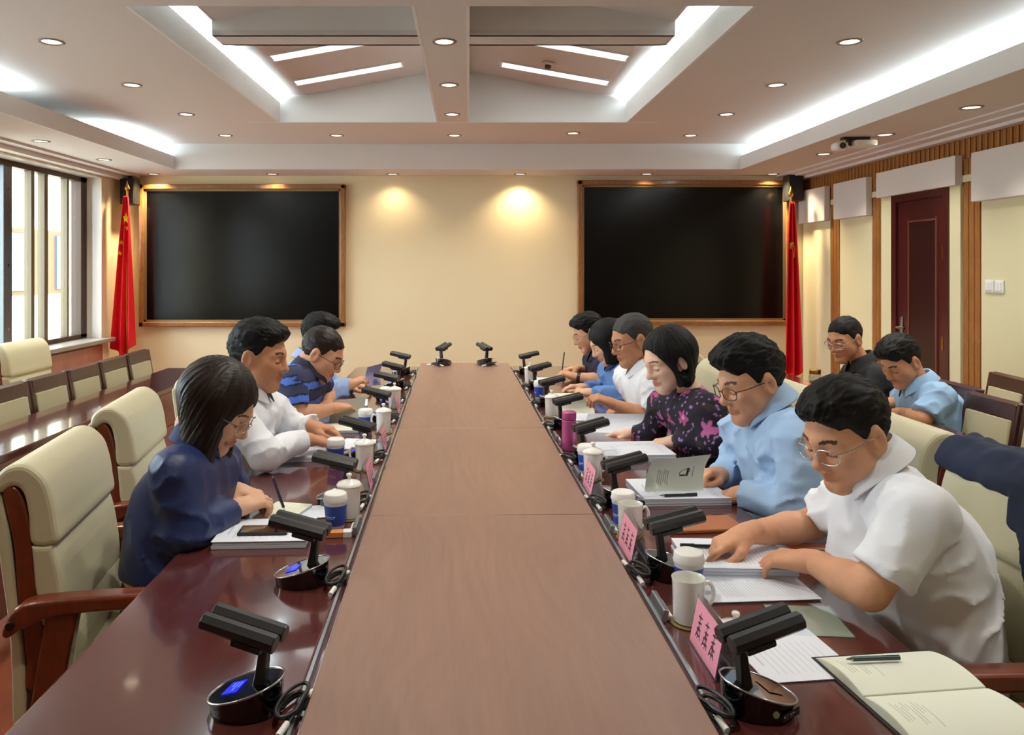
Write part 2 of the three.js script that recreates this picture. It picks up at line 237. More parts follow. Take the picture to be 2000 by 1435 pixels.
{
  const d = thing('door_1', 'dark red door', 'door'); d.name = 'door_1'; d.userData = { kind: 'structure' };
  mesh('door_frame', [span(XR - 0.06, XR, 0, 2.14, 6.51, 6.58), span(XR - 0.06, XR, 0, 2.14, 5.8, 5.86), span(XR - 0.06, XR, 2.08, 2.14, 5.86, 6.51)], M.door, d);
  mesh('door_leaf', span(XR - 0.04, XR, 0.01, 2.08, 5.86, 6.51), M.door, d);
  mesh('door_panel', span(XR - 0.046, XR - 0.03, 0.25, 1.9, 5.97, 6.33, 0.004), std({ color: '#33100f', roughness: 0.35 }), d);
  mesh('panel_moulding', [span(XR - 0.052, XR - 0.036, 0.22, 1.93, 6.33, 6.345), span(XR - 0.052, XR - 0.036, 0.22, 1.93, 5.955, 5.97), span(XR - 0.052, XR - 0.036, 1.9, 1.915, 5.97, 6.33), span(XR - 0.052, XR - 0.036, 0.235, 0.25, 5.97, 6.33)], std({ color: '#7a4438', roughness: 0.3 }), d);
  const h = mesh('door_lock', span(XR - 0.056, XR - 0.04, 0.95, 1.12, 6.42, 6.46, 0.004), M.chrome, d); mesh('handle', tube([V(XR - 0.05, 1.03, -6.44), V(XR - 0.09, 1.03, -6.44), V(XR - 0.095, 1.03, -6.4), V(XR - 0.095, 1.03, -6.32)], 0.009, 16), M.chrome, h);
  mesh('hinge', [span(XR - 0.064, XR - 0.04, 1.6, 1.7, 5.855, 5.87), span(XR - 0.064, XR - 0.04, 0.9, 1.0, 5.855, 5.87)], M.brass, d);
}
[5.27, 5.37].forEach((d, k) => { const t = thing('light_switch', 'white wall switch plate, ' + (k ? 'left' : 'right') + ' one of the pair on the cream panel', 'switch', { x: XR - 0.03, y: 1.4, d, group: 'switch plates' }); mesh('plate', bx(0.012, 0.088, 0.088, -0.006, 0, 0, 0.004), M.plastic, t); mesh('rocker', bx(0.008, 0.06, 0.026, -0.013, 0, 0.014, 0.003), M.plastic, t); mesh('rocker', bx(0.008, 0.06, 0.026, -0.013, 0, -0.014, 0.003), M.plastic, t); });
struct('baseboard_back', span(XL, XR, 0, 0.1, DW - 0.015, DW), M.darkWood); struct('baseboard_right', span(XR - 0.06, XR, 0, 0.1, 3.0, 5.66), M.darkWood);
// projector-like camera unit under the right soffit
{ const t = thing('ceiling_camera', 'white camera unit on a black bracket under the right soffit', 'camera', { x: 2.95, y: LOW, d: 5.9 });
  mesh('bracket', [bx(0.2, 0.02, 0.06, 0.02, -0.01, 0), bx(0.025, 0.05, 0.04, -0.03, -0.04, 0)], M.black, t); mesh('camera_body', bx(0.17, 0.05, 0.13, 0.08, -0.05, 0, 0.015), M.plastic, t); const h = mesh('camera_head', bx(0.1, 0.06, 0.1, -0.1, -0.07, 0, 0.02), M.plastic, t); mesh('lens', rod(V(-0.1, -0.07, 0.045), V(-0.1, -0.07, 0.058), 0.024), M.blackGloss, h); }
// ---- screens on the end wall
function wallScreen(x0, x1, y0, y1, label) {
  const t = thing('wall_screen', label, 'screen', { x: (x0 + x1) / 2, y: (y0 + y1) / 2, d: DW }); const w = x1 - x0, h = y1 - y0, f = 0.05;
  mesh('frame', [bx(w, f, 0.07, 0, h / 2 - f / 2, 0.035, 0.008), bx(w, f, 0.07, 0, -h / 2 + f / 2, 0.035, 0.008), bx(f, h, 0.07, -w / 2 + f / 2, 0, 0.035, 0.008), bx(f, h, 0.07, w / 2 - f / 2, 0, 0.035, 0.008)], M.gold, t);
  const i = f + 0.022; mesh('inner_frame', [bx(w - 2 * f, 0.022, 0.04, 0, h / 2 - f - 0.011, 0.02), bx(w - 2 * f, 0.022, 0.04, 0, -h / 2 + f + 0.011, 0.02), bx(0.022, h - 2 * f, 0.04, -w / 2 + f + 0.011, 0, 0.02), bx(0.022, h - 2 * f, 0.04, w / 2 - f - 0.011, 0, 0.02)], std({ color: '#8a7452', roughness: 0.4, metalness: 0.4 }), t);
  mesh('display', bx(w - 2 * i, h - 2 * i, 0.022, 0, 0, 0.013), M.screen, t);
}
wallScreen(-3.58, -1.34, 0.885, 2.43, 'large black screen in a gold wood frame on the left of the end wall'); wallScreen(1.187, 3.5, 0.9, 2.475, 'large black screen in a gold wood frame on the right of the end wall');
// ---- loudspeakers
for (const [x, y, l] of [[-3.63, 2.34, 'black loudspeaker under the ceiling above the left flag'], [3.48, 2.375, 'black loudspeaker under the ceiling above the right flag']]) {
  const t = thing('loudspeaker', l, 'speaker', { x, y, d: 8.24, group: 'loudspeakers in the corners' });
  mesh('cabinet', bx(0.155, 0.28, 0.15, 0, 0, 0, 0.008), M.black, t); mesh('grille', bx(0.14, 0.26, 0.01, 0, 0, 0.078, 0.004), std({ color: '#1d1b20', roughness: 0.8 }), t); mesh('badge', rod(V(0, 0, 0.082), V(0, 0, 0.085), 0.005), M.chrome, t); mesh('bracket', [bx(0.03, LOW - y - 0.13, 0.03, 0, (LOW - y + 0.14) / 2 - 0.002, 0)], M.black, t);
}
// ---- flags on poles
function flag(x, d, top, bot, wTop, wBot, lean, label, marks) {
  const t = thing('flag', label, 'flag', { x, d, group: 'flags in the corners' });
  mesh('pole', rod(V(0, 0.03, 0), V(0, top + 0.06, 0), 0.012), M.brass, t); mesh('finial', lathe([[0, 0], [0.02, 0.01], [0.03, 0.035], [0.012, 0.07], [0, 0.12]], 16).translate(0, top + 0.05, 0), M.brass, t);
  mesh('base', lathe([[0, 0.0], [0.16, 0], [0.16, 0.02], [0.08, 0.05], [0.02, 0.07], [0, 0.07]], 32), M.chrome, t);
  const nu = 60, nv = 60, pos = [], idx = [], at = (u, v) => { const w = wTop + (wBot - wTop) * Math.pow(v, 0.75), y = top - v * (top - bot) * (1 - 0.07 * Math.abs(u - 0.45) * 2 * v) ; const fold = Math.sin(u * Math.PI * 5 + v * 1.4) * (0.012 + 0.035 * v) + Math.sin(u * Math.PI * 9 + 1) * 0.008 * v; return V((u - 0.5) * w + lean * v, y, 0.03 + fold); };
  for (let j = 0; j <= nv; j++) for (let i = 0; i <= nu; i++) pos.push(at(i / nu, j / nv)); 
  for (let j = 0; j < nv; j++) for (let i = 0; i < nu; i++) { const a = j * (nu + 1) + i; idx.push(a, a + nu + 1, a + 1, a + 1, a + nu + 1, a + nu + 2); }
  const g = new THREE.BufferGeometry().setFromPoints(pos); g.setIndex(idx); g.computeVertexNormals();
  const c = mesh('cloth', g, std({ color: '#d40718', roughness: 0.6, side: THREE.DoubleSide }), t);
  const yel = std({ color: '#f2c81e', roughness: 0.6, side: THREE.DoubleSide });
  for (const [poly, u0, v0, su, sv] of marks) { const s = new THREE.ShapeGeometry(new THREE.Shape(poly.map((p) => new THREE.Vector2(...p)))); const p = s.attributes.position; for (let i = 0; i < p.count; i++) { const q = at(u0 + p.getX(i) * su, v0 - p.getY(i) * sv); p.setXYZ(i, q.x, q.y, q.z + 0.012); } s.computeVertexNormals(); mesh('emblem', s, yel, c); }
}
const star = []; for (let i = 0; i < 10; i++) { const r = i % 2 ? 0.4 : 1, a = Math.PI / 2 + i * Math.PI / 5; star.push([r * Math.cos(a), r * Math.sin(a)]); }
const sickle = []; for (let i = 0; i <= 14; i++) { const a = 2.2 - i * 0.27; sickle.push([Math.cos(a), Math.sin(a)]); } for (let i = 14; i >= 0; i--) { const a = 2.2 - i * 0.27; sickle.push([0.1 + 0.72 * Math.cos(a), 0.06 + 0.72 * Math.sin(a)]); }
const hammer = [[-1, 0.55], [-0.55, 1], [-0.1, 0.6], [-0.3, 0.4], [0.9, -0.8], [0.7, -1], [-0.5, 0.2], [-0.7, 0.1]];
flag(-3.6, 8.1, 2.28, 0.58, 0.05, 0.23, -0.03, 'red flag with yellow stars hanging beside the window', [[star, 0.62, 0.14, 0.4, 0.042], [star, 0.2, 0.29, 0.16, 0.018], [star, 0.14, 0.36, 0.16, 0.018], [star, 0.7, 0.2, 0.16, 0.02]]);
flag(3.4, 8.1, 2.22, 0.33, 0.05, 0.22, 0.02, 'red flag with a yellow emblem hanging beside the right screen', [[sickle, 0.45, 0.27, 0.3, 0.045], [hammer, 0.45, 0.27, 0.3, 0.045]]);
// ---- the building across the yard
{
  const t = thing('neighbour_building', 'pale neighbouring building seen through the window', 'building', { x: -13.5, d: 24 });
  const cream = std({ color: '#efe2c0', roughness: 0.9 }), tan = std({ color: '#6a5638', roughness: 0.9 });
  mesh('facade', bx(8, 14, 24, -4, 4, 0), cream, t);
  for (let k = 0; k < 3; k++) { const band = mesh('band', bx(0.2, 2.0, 24, 0.1, 1.67 + (k - 1) * 6, 0), tan, t); for (let i = 0; i < 8; i++) mesh('window', bx(0.1, 1.7, 1.2, 0.22, 1.67 + (k - 1) * 6, -10 + i * 2.9), std({ color: '#4d6884', roughness: 0.2 }), band); }
}
struct('ground', span(-60, XL - 0.45, -3.2, -3.0, -20, 70), std({ color: '#b9b4a8', roughness: 0.9 }));

// ---------------------------------------------------------------- the conference table
const TD0 = 0.75, TD1 = 6.23, PL = -0.26, PR = 0.446, OL = -0.78, OR = 0.97, PT = 0.757, ST = 0.73;
{
  const t = thing('conference_table', 'long reddish brown conference table with raised matt centre panels', 'table', { table: true });
  const seams = [TD0, 2.42, 3.72, TD1];
  for (let k = 0; k < 3; k++) mesh('centre_panel', span(PL, PR, PT - 0.03, PT, seams[k] + 0.0015, seams[k + 1] - 0.0015, 0.003), M.panel, t);
  for (const [x0, x1] of [[OL, PL - 0.028], [PR + 0.028, OR]]) {
    const s = new THREE.Shape(); const w = x1 - x0, out = x0 < 0; const r = 0.12;
    // outer far corner rounded
    const p = out ? [[x1, TD0], [x1, TD1], [x0 + r, TD1]] : [[x0, TD0], [x0, TD1], [x1 - r, TD1]];
    s.moveTo(p[0][0], p[0][1]); s.lineTo(p[1][0], p[1][1]); s.lineTo(p[2][0], p[2][1]);
    out ? (s.quadraticCurveTo(x0, TD1, x0, TD1 - r), s.lineTo(x0, TD0)) : (s.quadraticCurveTo(x1, TD1, x1, TD1 - r), s.lineTo(x1, TD0));
    const g = new THREE.ExtrudeGeometry(s, { depth: 0.03, bevelEnabled: true, bevelThickness: 0.006, bevelSize: 0.006, bevelOffset: -0.006, bevelSegments: 3, curveSegments: 16 }); g.rotateX(-Math.PI / 2); g.translate(0, ST - 0.036, 0);
    mesh('side_top', uvm(g), M.table, t);
  }
  for (const x of [PL - 0.014, PR + 0.014]) { mesh('channel', span(x - 0.014, x + 0.014, ST - 0.05, ST - 0.006, TD0, TD1), M.table, t); mesh('metal_edge', span(x - 0.013, x - 0.006, ST - 0.008, ST + 0.006, TD0, TD1), M.alu, t); mesh('metal_edge', span(x + 0.006, x + 0.013, ST - 0.008, ST + 0.006, TD0, TD1), M.alu, t); }
  for (const x of [-0.42, 0.61]) for (let k = 0; k < 4; k++) mesh('modesty_board', span(x - 0.012, x + 0.012, 0.03, ST - 0.04, TD0 + 0.1 + k * 1.32, TD0 + 1.4 + k * 1.32, 0.003), M.table, t);
  mesh('end_board', span(-0.6, 0.79, 0.03, ST - 0.04, TD1 - 0.2, TD1 - 0.17), M.table, t);
  for (const [x, ds] of [[-0.6, [1.5, 2.85, 4.38, 5.9]], [0.79, [1.5, 3.03, 4.5, 5.95]]]) for (const d of ds) mesh('leg', span(x - 0.03, x + 0.03, 0, ST - 0.036, d - 0.05, d + 0.05, 0.006), M.table, t);
}
// secondary tables along both sides
function sideTable(x0, x1, d0, d1, label, sgn) {
  const t = thing('side_table', label, 'table', {}), H = 0.75;
  mesh('table_top', span(x0, x1, H - 0.035, H, d0, d1, 0.006), M.table, t);
  const fx = sgn < 0 ? x1 - 0.012 : x0 + 0.012; let a = d0 + 0.02;
  while (a < d1 - 0.1) { const b = Math.min(a + 1.15, d1 - 0.02); mesh('front_panel', span(fx - 0.01, fx + 0.01, 0.5, H - 0.036, a, b - 0.006, 0.003), M.front, t); mesh('front_panel', span(fx - 0.014, fx + 0.006, 0.06, 0.494, a, b - 0.006, 0.003), M.front, t); a = b; }
  mesh('end_panel', span(x0 + 0.02, x1 - 0.02, 0, H - 0.036, d1 - 0.04, d1 - 0.012), M.front, t); mesh('end_panel', span(x0 + 0.02, x1 - 0.02, 0, H - 0.036, d0 + 0.012, d0 + 0.04), M.front, t);
}
sideTable(-2.34, -1.95, 1.4, 5.98, 'long glossy side table in front of the dark chairs on the window side', -1);
sideTable(1.95, 2.36, 1.8, 5.9, 'side table on the door side where two men are writing', 1);

// ---------------------------------------------------------------- cream leather armchairs (face +z)
const armchair = (() => {
  const g = new THREE.Group();
  const fr = [[-0.185, 0.44], [-0.2, 0.56], [-0.225, 0.68], [-0.235, 0.78], [-0.25, 0.88], [-0.27, 0.96], [-0.3, 1.0]];   // front of the back
  const cushion = (y0, y1, th0, th1, w) => { // a slice of the back between two heights
    const f = (y) => { for (let i = 0; i < fr.length - 1; i++) if (y <= fr[i + 1][1]) { const t = (y - fr[i][1]) / (fr[i + 1][1] - fr[i][1]); return fr[i][0] + (fr[i + 1][0] - fr[i][0]) * t; } return fr.at(-1)[0]; };
    const N = 6, pts = []; for (let i = 0; i <= N; i++) { const y = y0 + (y1 - y0) * i / N; pts.push([f(y) + 0.012 * Math.sin(Math.PI * i / N), y]); } for (let i = N; i >= 0; i--) { const y = y0 + (y1 - y0) * i / N; pts.push([f(y) - th0 - (th1 - th0) * i / N, y]); }
    return prof(pts, w, 0.014, false);
  };
  const W = 0.52;
  mesh('lumbar_cushion', cushion(0.45, 0.575, 0.07, 0.06, W), M.leather, g);
  mesh('back_cushion', cushion(0.58, 0.795, 0.06, 0.055, W), M.leather, g);
  const head = [[-0.226, 0.8], [-0.228, 0.86], [-0.238, 0.92], [-0.258, 0.975], [-0.3, 1.012], [-0.345, 1.012], [-0.378, 0.985], [-0.385, 0.95], [-0.365, 0.94], [-0.335, 0.955], [-0.312, 0.935], [-0.3, 0.88], [-0.29, 0.8]];
  mesh('headrest_cushion', prof(head, W, 0.016), M.leather, g);
  for (const s of [-1, 1]) mesh('side_frame', prof([[-0.262, 0.42], [-0.262, 0.58], [-0.285, 0.72], [-0.295, 0.84], [-0.312, 0.92], [-0.335, 0.955], [-0.36, 0.945], [-0.355, 0.9], [-0.335, 0.8], [-0.325, 0.66], [-0.305, 0.5], [-0.305, 0.42]], 0.05, 0.006).translate(s * (W / 2 - 0.03), 0, 0), M.chairWood, g);
  mesh('back_panel', prof([[-0.305, 0.3], [-0.31, 0.5], [-0.33, 0.68], [-0.345, 0.82], [-0.365, 0.92], [-0.382, 0.955], [-0.395, 0.94], [-0.385, 0.86], [-0.365, 0.72], [-0.345, 0.54], [-0.335, 0.3]], W - 0.01, 0.008), M.leather, g);
  mesh('seat_cushion', prof([[-0.22, 0.37], [-0.22, 0.45], [-0.05, 0.462], [0.16, 0.468], [0.25, 0.455], [0.27, 0.42], [0.25, 0.37]], 0.5, 0.016), M.leather, g);
  mesh('seat_rail', [bx(0.52, 0.075, 0.5, 0, 0.335, 0.01, 0.008)], M.chairWood, g);
  for (const s of [-1, 1]) {
    const a = mesh('armrest', prof([[-0.34, 0.6], [-0.3, 0.66], [-0.2, 0.672], [0, 0.672], [0.2, 0.668], [0.27, 0.655], [0.275, 0.632], [0.2, 0.628], [0, 0.63], [-0.2, 0.628], [-0.29, 0.6], [-0.33, 0.578]], 0.06, 0.01).translate(s * 0.285, 0, 0), M.chairWood, g);
    mesh('bolt', rod(V(s * 0.316, 0.613, -0.318), V(s * 0.322, 0.613, -0.318), 0.011), M.black, a);
    mesh('leg', prof([[-0.24, 0.63], [-0.16, 0.63], [-0.2, 0.4], [-0.25, 0.2], [-0.3, 0.0], [-0.355, 0.0], [-0.32, 0.2], [-0.275, 0.4]], 0.046, 0.008, false).translate(s * 0.282, 0, 0), M.chairWood, g);
    mesh('leg', prof([[0.12, 0.64], [0.19, 0.64], [0.215, 0.4], [0.235, 0.2], [0.25, 0], [0.205, 0], [0.18, 0.2], [0.15, 0.4]], 0.046, 0.008, false).translate(s * 0.282, 0, 0), M.chairWood, g);
  }
  return g;
})();
function placeChair(proto, name, label, category, at, group) { const c = proto.clone(); c.name = numbered(name); scene.add(c); seat(c, at); return tag(c, label, category, group); }
// [x of the seat middle, depth, facing, label]
[[-0.87, 2.36, 1, 'cream leather armchair under the woman in the navy blouse, nearest on the left'], [-1.0, 3.18, 1, 'cream leather armchair behind the man in the white long sleeved shirt'], [-0.95, 3.95, 1, 'cream leather armchair of the man in the striped polo'], [-0.98, 4.72, 1, 'cream leather armchair of the man hidden behind the striped polo'],
  [1.16, 1.92, -1, 'cream leather armchair with the navy jacket over its back'], [1.24, 2.66, -1, 'cream leather armchair behind the man in the light blue shirt'], [1.22, 3.4, -1, 'cream leather armchair behind the woman in the floral blouse'], [1.14, 4.12, -1, 'cream leather armchair of the grey haired man in white'], [1.14, 4.86, -1, 'cream leather armchair of the woman in the blue blouse'], [1.14, 5.56, -1, 'cream leather armchair of the farthest man on the right'], [1.2, 1.2, -1, 'empty cream leather armchair at the lower right edge by the open notebook']].forEach(([x, d, f, l]) => placeChair(armchair, 'armchair', l, 'armchair', { x, d, turn: f * Math.PI / 2 + (d < 3.3 && f > 0 ? 0.14 : 0), table: true }, 'armchairs at the conference table'));
[[-2.85, 5.42, 'cream leather armchair by the window sill, the one nearer the flag'], [-2.85, 4.76, 'cream leather armchair by the window sill at the left picture edge']].forEach(([x, d, l]) => placeChair(armchair, 'armchair', l, 'armchair', { x, d, turn: Math.PI / 2 }, 'armchairs along the window'));

// ---------------------------------------------------------------- dark wood side chairs
const woodChair = (() => {
  const g = new THREE.Group(), lean = 0.1;
  const post = (s) => prof([[-0.17, 0.43], [-0.21, 0.7], [-0.245, 0.9], [-0.275, 0.9], [-0.243, 0.7], [-0.205, 0.43], [-0.235, 0], [-0.2, 0]], 0.035, 0.005, false).translate(s * 0.178, 0, 0);
  for (const s of [-1, 1]) { mesh('leg', post(s), M.darkWood, g); mesh('leg', rod(V(s * 0.17, 0.42, 0.17), V(s * 0.172, 0, 0.18), 0.02, 0.016), M.darkWood, g); }
  mesh('top_rail', prof([[-0.23, 0.825], [-0.24, 0.895], [-0.272, 0.905], [-0.262, 0.825]], 0.36, 0.005, false), M.darkWood, g);
  mesh('back_pad', prof([[-0.178, 0.56], [-0.222, 0.82], [-0.252, 0.82], [-0.212, 0.56]], 0.32, 0.008, false), M.fabric, g);
  mesh('bottom_rail', prof([[-0.176, 0.52], [-0.184, 0.56], [-0.212, 0.56], [-0.204, 0.52]], 0.33, 0.004, false), M.darkWood, g);
  mesh('seat_pad', bx(0.38, 0.05, 0.38, 0, 0.45, 0, 0.018), M.fabric, g); mesh('seat_frame', bx(0.37, 0.06, 0.37, 0, 0.4, 0, 0.006), M.darkWood, g);
  return g;
})();
[4.1, 4.51, 4.92, 5.33, 5.74].forEach((d, k) => placeChair(woodChair, 'side_chair', 'dark wood chair with cream back behind the window side table, ' + ['leftmost', 'second from the left', 'third from the left', 'fourth from the left', 'nearest the red flag'][k], 'chair', { x: -2.22, d, turn: Math.PI / 2 }, 'chairs behind the window side table'));
[2.9, 3.33, 3.74].forEach((d, k) => placeChair(woodChair, 'side_chair', 'dark wood chair behind the door side table, ' + ['outside the right edge', 'cut by the right edge', 'next to the pale blue shirt'][k], 'chair', { x: 2.3, d, turn: -Math.PI / 2 }, 'chairs behind the door side table'));
[[4.17, 'under the man in the pale blue short sleeved shirt'], [4.68, 'under the man in the black polo']].forEach(([d, l]) => placeChair(woodChair, 'side_chair', 'dark wood chair ' + l, 'chair', { x: 2.4, d, turn: -Math.PI / 2 }, 'chairs behind the door side table'));
placeChair(woodChair, 'side_chair', 'dark wood chair standing farther back by the right wall', 'chair', { x: 2.9, d: 4.5, turn: -Math.PI / 2 - 0.1 });

// ---------------------------------------------------------------- people: smooth bodies meshed from joined tapered bones
function nets(f, lo, hi, h, pad = 0.02) {
  lo = lo.map((v) => v - pad); const n = [0, 1, 2].map((k) => Math.ceil((hi[k] + pad - lo[k]) / h) + 1), [nx, ny, nz] = n, val = new Float32Array(nx * ny * nz), B = 6;
  for (let bz = 0; bz < nz; bz += B) for (let by = 0; by < ny; by += B) for (let bX = 0; bX < nx; bX += B) {
    const c = f(lo[0] + (bX + B / 2) * h, lo[1] + (by + B / 2) * h, lo[2] + (bz + B / 2) * h), far = Math.abs(c) > B * h * 1.25 + 0.012;
    for (let z = bz; z < Math.min(bz + B, nz); z++) for (let y = by; y < Math.min(by + B, ny); y++) for (let x = bX; x < Math.min(bX + B, nx); x++) val[(z * ny + y) * nx + x] = far ? c : f(lo[0] + x * h, lo[1] + y * h, lo[2] + z * h);
  }
  const id = new Int32Array(nx * ny * nz).fill(-1), pos = [], idx = [], at = (x, y, z) => (z * ny + y) * nx + x;
  const E = [[0, 1], [2, 3], [4, 5], [6, 7], [0, 2], [1, 3], [4, 6], [5, 7], [0, 4], [1, 5], [2, 6], [3, 7]], cv = new Float32Array(8);
  for (let z = 0; z < nz - 1; z++) for (let y = 0; y < ny - 1; y++) for (let x = 0; x < nx - 1; x++) {
    let m = 0; for (let k = 0; k < 8; k++) { cv[k] = val[at(x + (k & 1), y + ((k >> 1) & 1), z + (k >> 2))]; if (cv[k] < 0) m |= 1 << k; }
    if (m === 0 || m === 255) continue;
    let sx = 0, sy = 0, sz = 0, c = 0;
    for (const [a, b] of E) { if ((cv[a] < 0) === (cv[b] < 0)) continue; const t = cv[a] / (cv[a] - cv[b]); sx += (a & 1) + ((b & 1) - (a & 1)) * t; sy += ((a >> 1) & 1) + (((b >> 1) & 1) - ((a >> 1) & 1)) * t; sz += (a >> 2) + ((b >> 2) - (a >> 2)) * t; c++; }
    id[at(x, y, z)] = pos.length / 3; pos.push(lo[0] + (x + sx / c) * h, lo[1] + (y + sy / c) * h, lo[2] + (z + sz / c) * h);
  }
  const quad = (a, b, c, d, flip) => { if (a < 0 || b < 0 || c < 0 || d < 0) return; flip ? idx.push(a, c, b, a, d, c) : idx.push(a, b, c, a, c, d); };
  for (let z = 1; z < nz - 1; z++) for (let y = 1; y < ny - 1; y++) for (let x = 1; x < nx - 1; x++) {
    const v = val[at(x, y, z)] < 0;
    if (v !== (val[at(x + 1, y, z)] < 0)) quad(id[at(x, y - 1, z - 1)], id[at(x, y, z - 1)], id[at(x, y, z)], id[at(x, y - 1, z)], !v);
    if (v !== (val[at(x, y + 1, z)] < 0)) quad(id[at(x - 1, y, z - 1)], id[at(x - 1, y, z)], id[at(x, y, z)], id[at(x, y, z - 1)], !v);
    if (v !== (val[at(x, y, z + 1)] < 0)) quad(id[at(x - 1, y - 1, z)], id[at(x, y - 1, z)], id[at(x, y, z)], id[at(x - 1, y, z)], !v);
  }
  // keep the largest connected piece
  const par = Int32Array.from({ length: pos.length / 3 }, (_, i) => i), find = (a) => { while (par[a] !== a) { par[a] = par[par[a]]; a = par[a]; } return a; };
  for (let i = 0; i < idx.length; i += 3) { const a = find(idx[i]); par[find(idx[i + 1])] = a; par[find(idx[i + 2])] = a; }
  const cnt = new Map(); for (let i = 0; i < par.length; i++) { const k = find(i); cnt.set(k, (cnt.get(k) || 0) + 1); }
  let keep = -1, most = 0; for (const [k, n] of cnt) if (n > most) { most = n; keep = k; }
  const kept = []; if (cnt.size > 1) { for (let i = 0; i < idx.length; i += 3) if (find(idx[i]) === keep) kept.push(idx[i], idx[i + 1], idx[i + 2]); }
  const g = new THREE.BufferGeometry(); g.setAttribute('position', new THREE.Float32BufferAttribute(pos, 3)); g.setIndex(cnt.size > 1 ? kept : idx); g.computeVertexNormals();
  if (cnt.size > 1) { const map = new Int32Array(pos.length / 3).fill(-1), np = [], ni = []; for (const v of kept) { if (map[v] < 0) { map[v] = np.length / 3; np.push(pos[3 * v], pos[3 * v + 1], pos[3 * v + 2]); } ni.push(map[v]); } const q = new THREE.BufferGeometry(); q.setAttribute('position', new THREE.Float32BufferAttribute(np, 3)); q.setIndex(ni); q.computeVertexNormals(); return q; }
  return g;
}
const smin = (a, b, k) => { const h = Math.max(k - Math.abs(a - b), 0) / k; return Math.min(a, b) - h * h * k * 0.25; }, smax = (a, b, k) => -smin(-a, -b, k);
function cap(px, py, pz, b) { const [ax, ay, az, ra, bX, by, bz, rb] = b, dx = bX - ax, dy = by - ay, dz = bz - az, ex = px - ax, ey = py - ay, ez = pz - az; let t = (ex * dx + ey * dy + ez * dz) / (dx * dx + dy * dy + dz * dz + 1e-9); t = t < 0 ? 0 : t > 1 ? 1 : t; const qx = ex - dx * t, qy = ey - dy * t, qz = ez - dz * t; return Math.sqrt(qx * qx + qy * qy + qz * qz) - (ra + (rb - ra) * t); }
const bone = (a, ra, b, rb) => [a.x, a.y, a.z, ra, b.x, b.y, b.z, rb];
const ell = (x, y, z, cx, cy, cz, rx, ry, rz) => { const a = (x - cx) / rx, b = (y - cy) / ry, c = (z - cz) / rz, k = Math.sqrt(a * a + b * b + c * c); return (k - 1) * Math.min(rx, ry, rz); };
function paint(g, f) { const p = g.attributes.position, c = new Float32Array(p.count * 3); for (let i = 0; i < p.count; i++) c.set(f(p.getX(i), p.getY(i), p.getZ(i)), i * 3); g.setAttribute('color', new THREE.BufferAttribute(c, 3)); return g; }
function joinIndexed(list) {   // geometries with colours, kept indexed
  let nv = 0, ni = 0; for (const g of list) { nv += g.attributes.position.count; ni += g.index.count; }
  const P = new Float32Array(nv * 3), N = new Float32Array(nv * 3), C = new Float32Array(nv * 3), I = new Uint32Array(ni); let v = 0, i = 0;
  for (const g of list) { P.set(g.attributes.position.array, v * 3); N.set(g.attributes.normal.array, v * 3); C.set(g.attributes.color.array, v * 3); for (let k = 0; k < g.index.count; k++) I[i + k] = g.index.array[k] + v; i += g.index.count; v += g.attributes.position.count; }
  const o = new THREE.BufferGeometry(); o.setAttribute('position', new THREE.BufferAttribute(P, 3)); o.setAttribute('normal', new THREE.BufferAttribute(N, 3)); o.setAttribute('color', new THREE.BufferAttribute(C, 3)); o.setIndex(new THREE.BufferAttribute(I, 1)); return o;
}
function moved(g, m) { const o = g.clone(); o.applyMatrix4(m); if (m.determinant() < 0) { const a = o.index.array; for (let i = 0; i < a.length; i += 3) { const t = a[i]; a[i] = a[i + 1]; a[i + 1] = t; } } return o; }
const lin = (hex) => { const c = new THREE.Color(hex); return [c.r, c.g, c.b]; };
